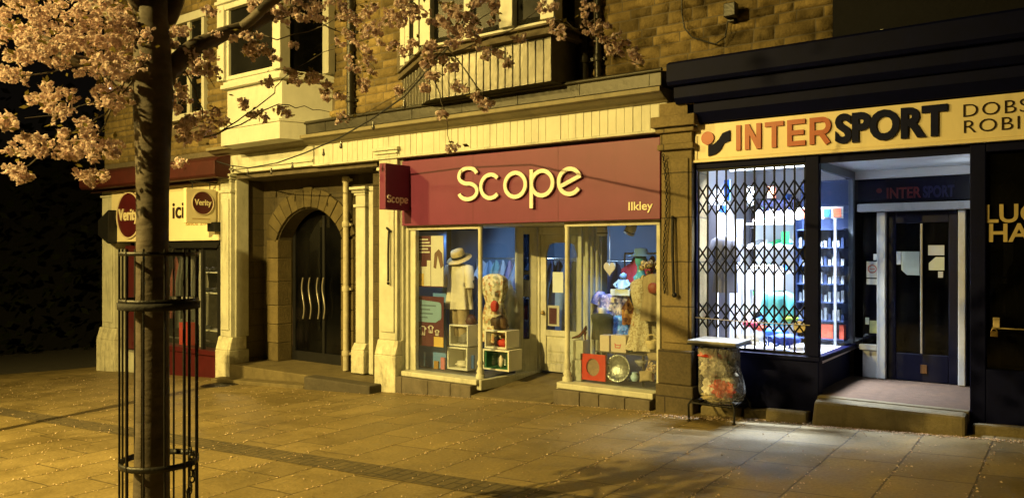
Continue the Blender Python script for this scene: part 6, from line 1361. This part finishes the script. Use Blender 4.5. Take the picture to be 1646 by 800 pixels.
# iron guard
tg = thing('tree_guard', 'tall black iron guard of thin bars round the cherry trunk', 'tree guard', (TX + .06, TY, gz(TX)))
gxc, gyc, gr = TX + .085, TY + .01, .222; g0 = gz(gxc)
ztop_g = deep(250, 408, 4.75).z
hoops = [(deep(260, 738, 4.78).z, .017), (deep(260, 482, 4.78).z, .014), (ztop_g, .012), (g0 + .12, .012)]
for z, r_ in hoops: 
    MB().lathe([(gr - .006, -r_), (gr + .006, -r_), (gr + .006, r_), (gr - .006, r_), (gr - .006, -r_)], (gxc, gyc, z), 36, False).build('hoop', iron, tg)
MB().lathe([(gr - .01, -.024), (gr + .012, -.02), (gr + .014, .02), (gr - .01, .024)], (gxc, gyc, hoops[1][0] - .03), 36, False).build('rubber_band', blk, tg)
for k in range(12):
    a = 2 * math.pi * (k + .28) / 12; x, y = gxc + gr * math.cos(a), gyc + gr * math.sin(a); r_ = .0095 if k % 3 == 0 else .0065
    MB().tube([(x, y, g0 - .02), (x + R.uniform(-.004, .004), y, (g0 + ztop_g) / 2), (x, y, ztop_g + .03)], r_, 8).build('bar', iron, tg)
MB().tube([(gxc - gr - .002, gyc - .02, deep(185, 500, 4.78).z), (gxc - gr - .05, gyc - .05, deep(185, 500, 4.78).z)], .009, 8).ball((gxc - gr - .055, gyc - .055, deep(185, 500, 4.78).z), .017, 10).build('bolt', iron, tg)
t = MB()
for k in range(16):
    p = deep(306 + 5 * math.sin(k * .5), 722 + k * 9.5, 4.70); t.torus(p, .020, .0055, (1, .3, 0) if k % 2 else (.3, 1, 0), 12, 6, 1.0)
o = t.build('hanging_chain', iron); tag(o, 'dark chain hanging inside the right of the iron tree guard', 'chain')
# ------------------------------------------------------------------ unlit festoon lights
fw = thing('festoon_lights', 'string of small unlit bulbs on a dark cable in front of the cream frieze', 'string lights', at(350, 262, 8.1))
cpts = [at(344, 258, 8.15), at(370, 266, 8.0), at(400, 270, 7.9), at(445, 262, 7.7), at(490, 246, 7.5), at(545, 222, 7.2), at(600, 190, 6.9), at(650, 155, 6.5), deep(735, 60, 6.2), deep(800, -60, 6.2)]
MB().tube(cpts, .010, 6).build('cable', blk, fw)
bl = [(374, 272, 8.0), (398, 276, 7.9), (436, 275, 7.75), (470, 266, 7.6), (520, 245, 7.3), (548, 233, 7.2), (600, 202, 6.9), (650, 168, 6.5)]
for px, py, Y in bl:
    p = at(px, py, Y); MB().lathe([(.0, -.055), (.018, -.045), (.022, -.02), (.014, .01), (.012, .05)], p, 10).build('bulb', pm('bulb_glass', (.06, .055, .05), .2, .1, 5, 0) if 'bulb_glass' not in MATS else MATS['bulb_glass'], fw)
p = deep(177, 143, 4.7); t = thing('glint_bulb', 'tiny white glow standing for a glint on a bulb among the blossom left of the trunk', 'glint', p)
MB().ball(p, .007, 10).build('bulb', emitter('bulb_glint', (1, .95, .85), 6), t); MB().tube([p, p + Vector((-.02, .0, .05)), p + Vector((-.05, .02, .07))], .004, 5).build('wire', blk, t)  # emission stands for a glint reflected by a bulb
t = MB().box(X(1415, 8.49), X(1420, 8.49), 8.47, 8.499, Z(1418, 53, 8.49), Z(1418, 48, 8.49)).build('wall_sensor', white); tag(t, 'tiny white sensor high on the dark navy wall', 'sensor')
gx_, gy_ = -12.1, 7.95
t = thing('manhole_cover', 'dark round iron manhole cover in the paving before the archway', 'manhole cover', (gx_, gy_, gz(gx_)))
mc = MB().lathe([(.0, .006), (.30, .006), (.31, .003), (.33, .003), (.33, .0)], (0, 0, 0), 36, False)
for k in range(-4, 5): mc.box(-.28 * math.cos(k * .3), .28 * math.cos(k * .3), k * .06 - .01, k * .06 + .01, .004, .009)
mc.v = [(gx_ + x, gy_ + y, gz(gx_ + x) + .002 + z) for x, y, z in mc.v]; mc.build('cover', iron, t)
# ------------------------------------------------------------------ fallen petals
ft = MB(); rp_ = random.Random(5)
def fallen(x, y, s):
    a = rp_.uniform(0, 6.28); c, s_ = math.cos(a) * s, math.sin(a) * s; z = gz(x) + .006; o = len(ft.v)
    ft.v += [(x - c, y - s_, z), (x + s_ * .7, y - c * .7, z + rp_.uniform(0, .012)), (x + c, y + s_, z + rp_.uniform(0, .006)), (x - s_ * .7, y + c * .7, z + rp_.uniform(0, .012))]; ft.f.append((o, o + 1, o + 2, o + 3)); ft.sm.append(False)
for _ in range(8200):
    x = rp_.uniform(-17, 2.5); y = rp_.uniform(1.0, 8.2) ** 1.0
    if rp_.random() < .62: x = round(x / .56) * .56 + rp_.gauss(0, .022) + .0       # they gather in the joints
    fallen(x, y, rp_.uniform(.005, .0125))
for _ in range(1500):
    x = rp_.uniform(-3.3, 1.5); y = 8.30 - abs(rp_.gauss(0, .045)) - (.10 if x > -2.2 else 0) ; fallen(x, y, rp_.uniform(.006, .014))
for _ in range(500):
    x = rp_.gauss(-3.5, .25); y = 8.2 - abs(rp_.gauss(0, .08)); fallen(x, y, rp_.uniform(.006, .014))
for _ in range(500):
    x = rp_.uniform(-9, -4.0); y = 8.33 - abs(rp_.gauss(0, .03)); fallen(x, y, rp_.uniform(.004, .01))
o = ft.build('fallen_petals', petal('fallen_petal', (.50, .36, .26), (.62, .50, .38), .1), loc=(-5, 5, 0)); tag(o, kind='stuff'); o['label'] = 'fallen cherry petals scattered over the paving'; o['category'] = 'petals'
# ------------------------------------------------------------------ dark far side of the side road
hd = MB(); rh = random.Random(3)
for _ in range(4200):
    c = Vector((rh.uniform(-29, -24.5), rh.uniform(5.5, 22), rh.uniform(-1.4, 5.5 + 1.5 * math.sin(rh.uniform(0, 6))))); d = Vector((rh.gauss(0, 1), rh.gauss(0, 1), rh.gauss(0, 1))).normalized(); sd = d.orthogonal() * .12; s = rh.uniform(.12, .26); o = len(hd.v)
    hd.v += [tuple(c), tuple(c + d * s * .5 - sd), tuple(c + d * s), tuple(c + d * s * .5 + sd)]; hd.f.append((o, o + 1, o + 2, o + 3)); hd.sm.append(False)
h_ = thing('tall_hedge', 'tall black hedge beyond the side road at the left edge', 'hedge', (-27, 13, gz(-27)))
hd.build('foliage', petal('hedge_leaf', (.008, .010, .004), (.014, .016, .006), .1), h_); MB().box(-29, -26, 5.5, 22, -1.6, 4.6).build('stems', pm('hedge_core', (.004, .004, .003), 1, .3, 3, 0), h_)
# ------------------------------------------------------------------ street lamps (sodium) and world
def street_lamp(label, x, y, h, aim, power, cone, blend, col, rsize=.11):
    g = gz(x); t = thing('street_lamp', label, 'street lamp', (x, y, g), 'sodium street lamps')
    d = Vector((aim[0] - x, aim[1] - y, 0)).normalized()
    MB().lathe([(.11, 0), (.11, .9), (.07, 1.0), (.06, h * .6), (.045, h)], (x, y, g), 14).build('post', iron, t)
    e = Vector((x, y, g + h)); a = e + d * .7
    MB().tube([e - Vector((0, 0, .03)), e + d * .25 + Vector((0, 0, .12)), a + Vector((0, 0, .14))], .03, 8).build('arm', iron, t)
    hd_ = MB().ball((a.x + d.x * .2, a.y + d.y * .2, a.z + .15), (.28, .28, .09), 14).build('lantern', iron, t)
    MB().ball((a.x + d.x * .2, a.y + d.y * .2, a.z + .07), (.16, .16, .05), 12).build('lens', emitter('sodium_lens', col, 3) if 'sodium_lens' not in MATS else MATS['sodium_lens'], hd_)
    L_ = bpy.data.lights.new('lamp_light', 'SPOT'); L_.energy = power; L_.color = col; L_.spot_size = rad(cone); L_.spot_blend = blend; L_.shadow_soft_size = rsize
    o = bpy.data.objects.new('lamp_light', L_); COL.objects.link(o); p = Vector((a.x + d.x * .2, a.y + d.y * .2, a.z - .02)); o.location = p
    o.rotation_euler = (Vector(aim) - p).to_track_quat('-Z', 'Y').to_euler()
    return t
SOD = (1.0, .71, .19)
street_lamp('sodium street lamp on a tall black post left of the view', -18.0, -5.0, 10.2, (-6.6, 7.6, 3.9), 9100, 78, .9, SOD, .45)
street_lamp('sodium street lamp on a black post behind the viewer', -8.5, -5.6, 7.6, (-10.4, 4.5, -.5), 16000, 112, 1.0, SOD, .07)
t = thing('sign_post', 'slim black post standing on the pavement left of the view', 'post', (-10.75, 2.85, gz(-10.75))); MB().lathe([(.085, 0), (.085, 4.6), (.0, 4.65)], (-10.75, 2.85, gz(-10.75)), 12).build('pole', iron, t); MB().box(-10.9, -10.6, 2.78, 2.80, 2.5, 2.9).build('plate', iron, t)
# shop lights
def spotl(name, loc, to, power, cone, col, r=.05):
    L_ = bpy.data.lights.new(name, 'SPOT'); L_.energy = power; L_.color = col; L_.spot_size = rad(cone); L_.spot_blend = .8; L_.shadow_soft_size = r
    o = bpy.data.objects.new(name, L_); COL.objects.link(o); o.location = loc; o.rotation_euler = (Vector(to) - Vector(loc)).to_track_quat('-Z', 'Y').to_euler()
def area(name, loc, size, power, col, rot=(0, 0, 0), sy=None, spread=100):
    L_ = bpy.data.lights.new(name, 'AREA'); L_.energy = power; L_.color = col; L_.size = size; L_.spread = rad(spread)
    if sy: L_.shape = 'RECTANGLE'; L_.size_y = sy
    o = bpy.data.objects.new(name, L_); COL.objects.link(o); o.location = loc; o.rotation_euler = rot; return o
tube_m = emitter('cold_tube', (.88, .94, 1), 9)
def fluo(label, x0, x1, y, z):
    t = thing('fluorescent_light', label, 'ceiling light', ((x0 + x1) / 2, y, z), 'fluorescent tubes in the sports shop window')
    MB().box(x0, x1, y - .05, y + .05, z + .03, z + .07).build('housing', wallw, t); MB().tube([(x0 + .02, y, z), (x1 - .02, y, z)], .018, 8).build('tube', tube_m, t)
fluo('front fluorescent tube just inside the lit sports window', -3.5, -2.4, 8.85, 2.69); fluo('rear fluorescent tube over the shoe rack in the lit window', -3.5, -2.4, 9.45, 2.69)
area('window_light', (-2.98, 8.84, 2.66), .9, 75, (.86, .93, 1), sy=.12)
area('window_light', (-2.98, 9.45, 2.66), .9, 310, (.86, .93, 1), sy=.12)
spotl('rack_light', (-2.30, 9.25, 2.5), (-2.36, 9.9, 1.1), 12, 110, (.35, .58, 1))
t = thing('lobby_fill_lamp', 'small round fill lamp added out of view on the right side wall of the sports shop lobby', 'fill lamp', (RX - .05, 9.45, 2.3)); MB().ball((RX - .03, 9.45, 2.35), (.04, .06, .06), 12).build('globe', emitter('fill_lamp_globe', (.8, .9, 1), 3), t); MB().box(RX - .012, RX - .001, 9.37, 9.53, 2.27, 2.43).build('plate', white, t)  # added lamp, hidden from view, brightens the lobby ceiling and header
L_ = bpy.data.lights.new('lobby_fill_light', 'POINT'); L_.energy = 1.8; L_.color = (.85, .92, 1); L_.shadow_soft_size = .05; o = bpy.data.objects.new('lobby_fill_light', L_); COL.objects.link(o); o.location = (RX - .13, 9.45, 2.36)
spotl('corner_light', (-15.0, 9.4, 2.15), (-14.2, 9.2, .4), 75, 130, (1, .75, .45))
BLU = (.42, .66, 1)
spotl('room_light', (-7.2, 10.6, 2.17), (-7.8, 12.8, .9), 150, 120, BLU); spotl('room_light', (-5.2, 10.6, 2.17), (-6.0, 13, .8), 60, 110, BLU)
spotl('rail_light', (-7.3, 9.3, 2.0), (-7.5, 10.7, .8), 90, 110, (.45, .68, 1))
spotl('window_spot', (-7.78, 8.82, 2.0), (-7.85, 9.0, .9), 9, 115, (.55, .75, 1)); spotl('window_spot', (-7.0, 8.8, 2.0), (-6.9, 9.3, .3), 11, 110, (.85, .92, 1))
spotl('display_light', (-4.75, 8.85, 2.0), (-4.95, 9.35, .95), 75, 62, (.34, .60, 1)); spotl('display_light', (-4.3, 8.8, 2.0), (-4.35, 9.0, .2), 5, 90, (.8, .9, 1))
# world: night sky
w = bpy.data.worlds.new('World'); scene.world = w; w.use_nodes = True
N = w.node_tree.nodes; Lk = w.node_tree.links; bgn = N['Background']
sky = N.new('ShaderNodeTexSky'); sky.sky_type = 'NISHITA'; sky.sun_disc = False; sky.sun_elevation = rad(-4); sky.sun_rotation = rad(-50)
mxw = N.new('ShaderNodeMix'); mxw.data_type = 'RGBA'; mxw.inputs[0].default_value = .92; mxw.inputs[7].default_value = (.018, .011, .004, 1)
Lk.new(sky.outputs[0], mxw.inputs[6]); Lk.new(mxw.outputs[2], bgn.inputs['Color']); bgn.inputs['Strength'].default_value = .12
sl = bpy.data.lights.new('moonlight', 'SUN'); sl.energy = .004; sl.angle = rad(.5); sl.color = (1, .93, .8); so = bpy.data.objects.new('moonlight', sl); COL.objects.link(so); so.rotation_euler = (rad(50), 0, rad(-30))
# camera
cam = bpy.data.cameras.new('camera'); co = bpy.data.objects.new('camera', cam); COL.objects.link(co); scene.camera = co
cam.sensor_width = 36; cam.lens = FPX / 1646 * 36; cam.shift_y = 5 / 1646; cam.clip_end = 500; cam.clip_start = .05
co.location = (0, 0, CZ); co.rotation_euler = (rad(90), 0, YAW)
scene.view_settings.view_transform = 'Standard'; scene.view_settings.look = 'None'; scene.view_settings.exposure = 0
scene.cycles.use_denoising = True; scene.cycles.sample_clamp_indirect = 6; scene.cycles.max_bounces = 8; scene.cycles.transparent_max_bounces = 16
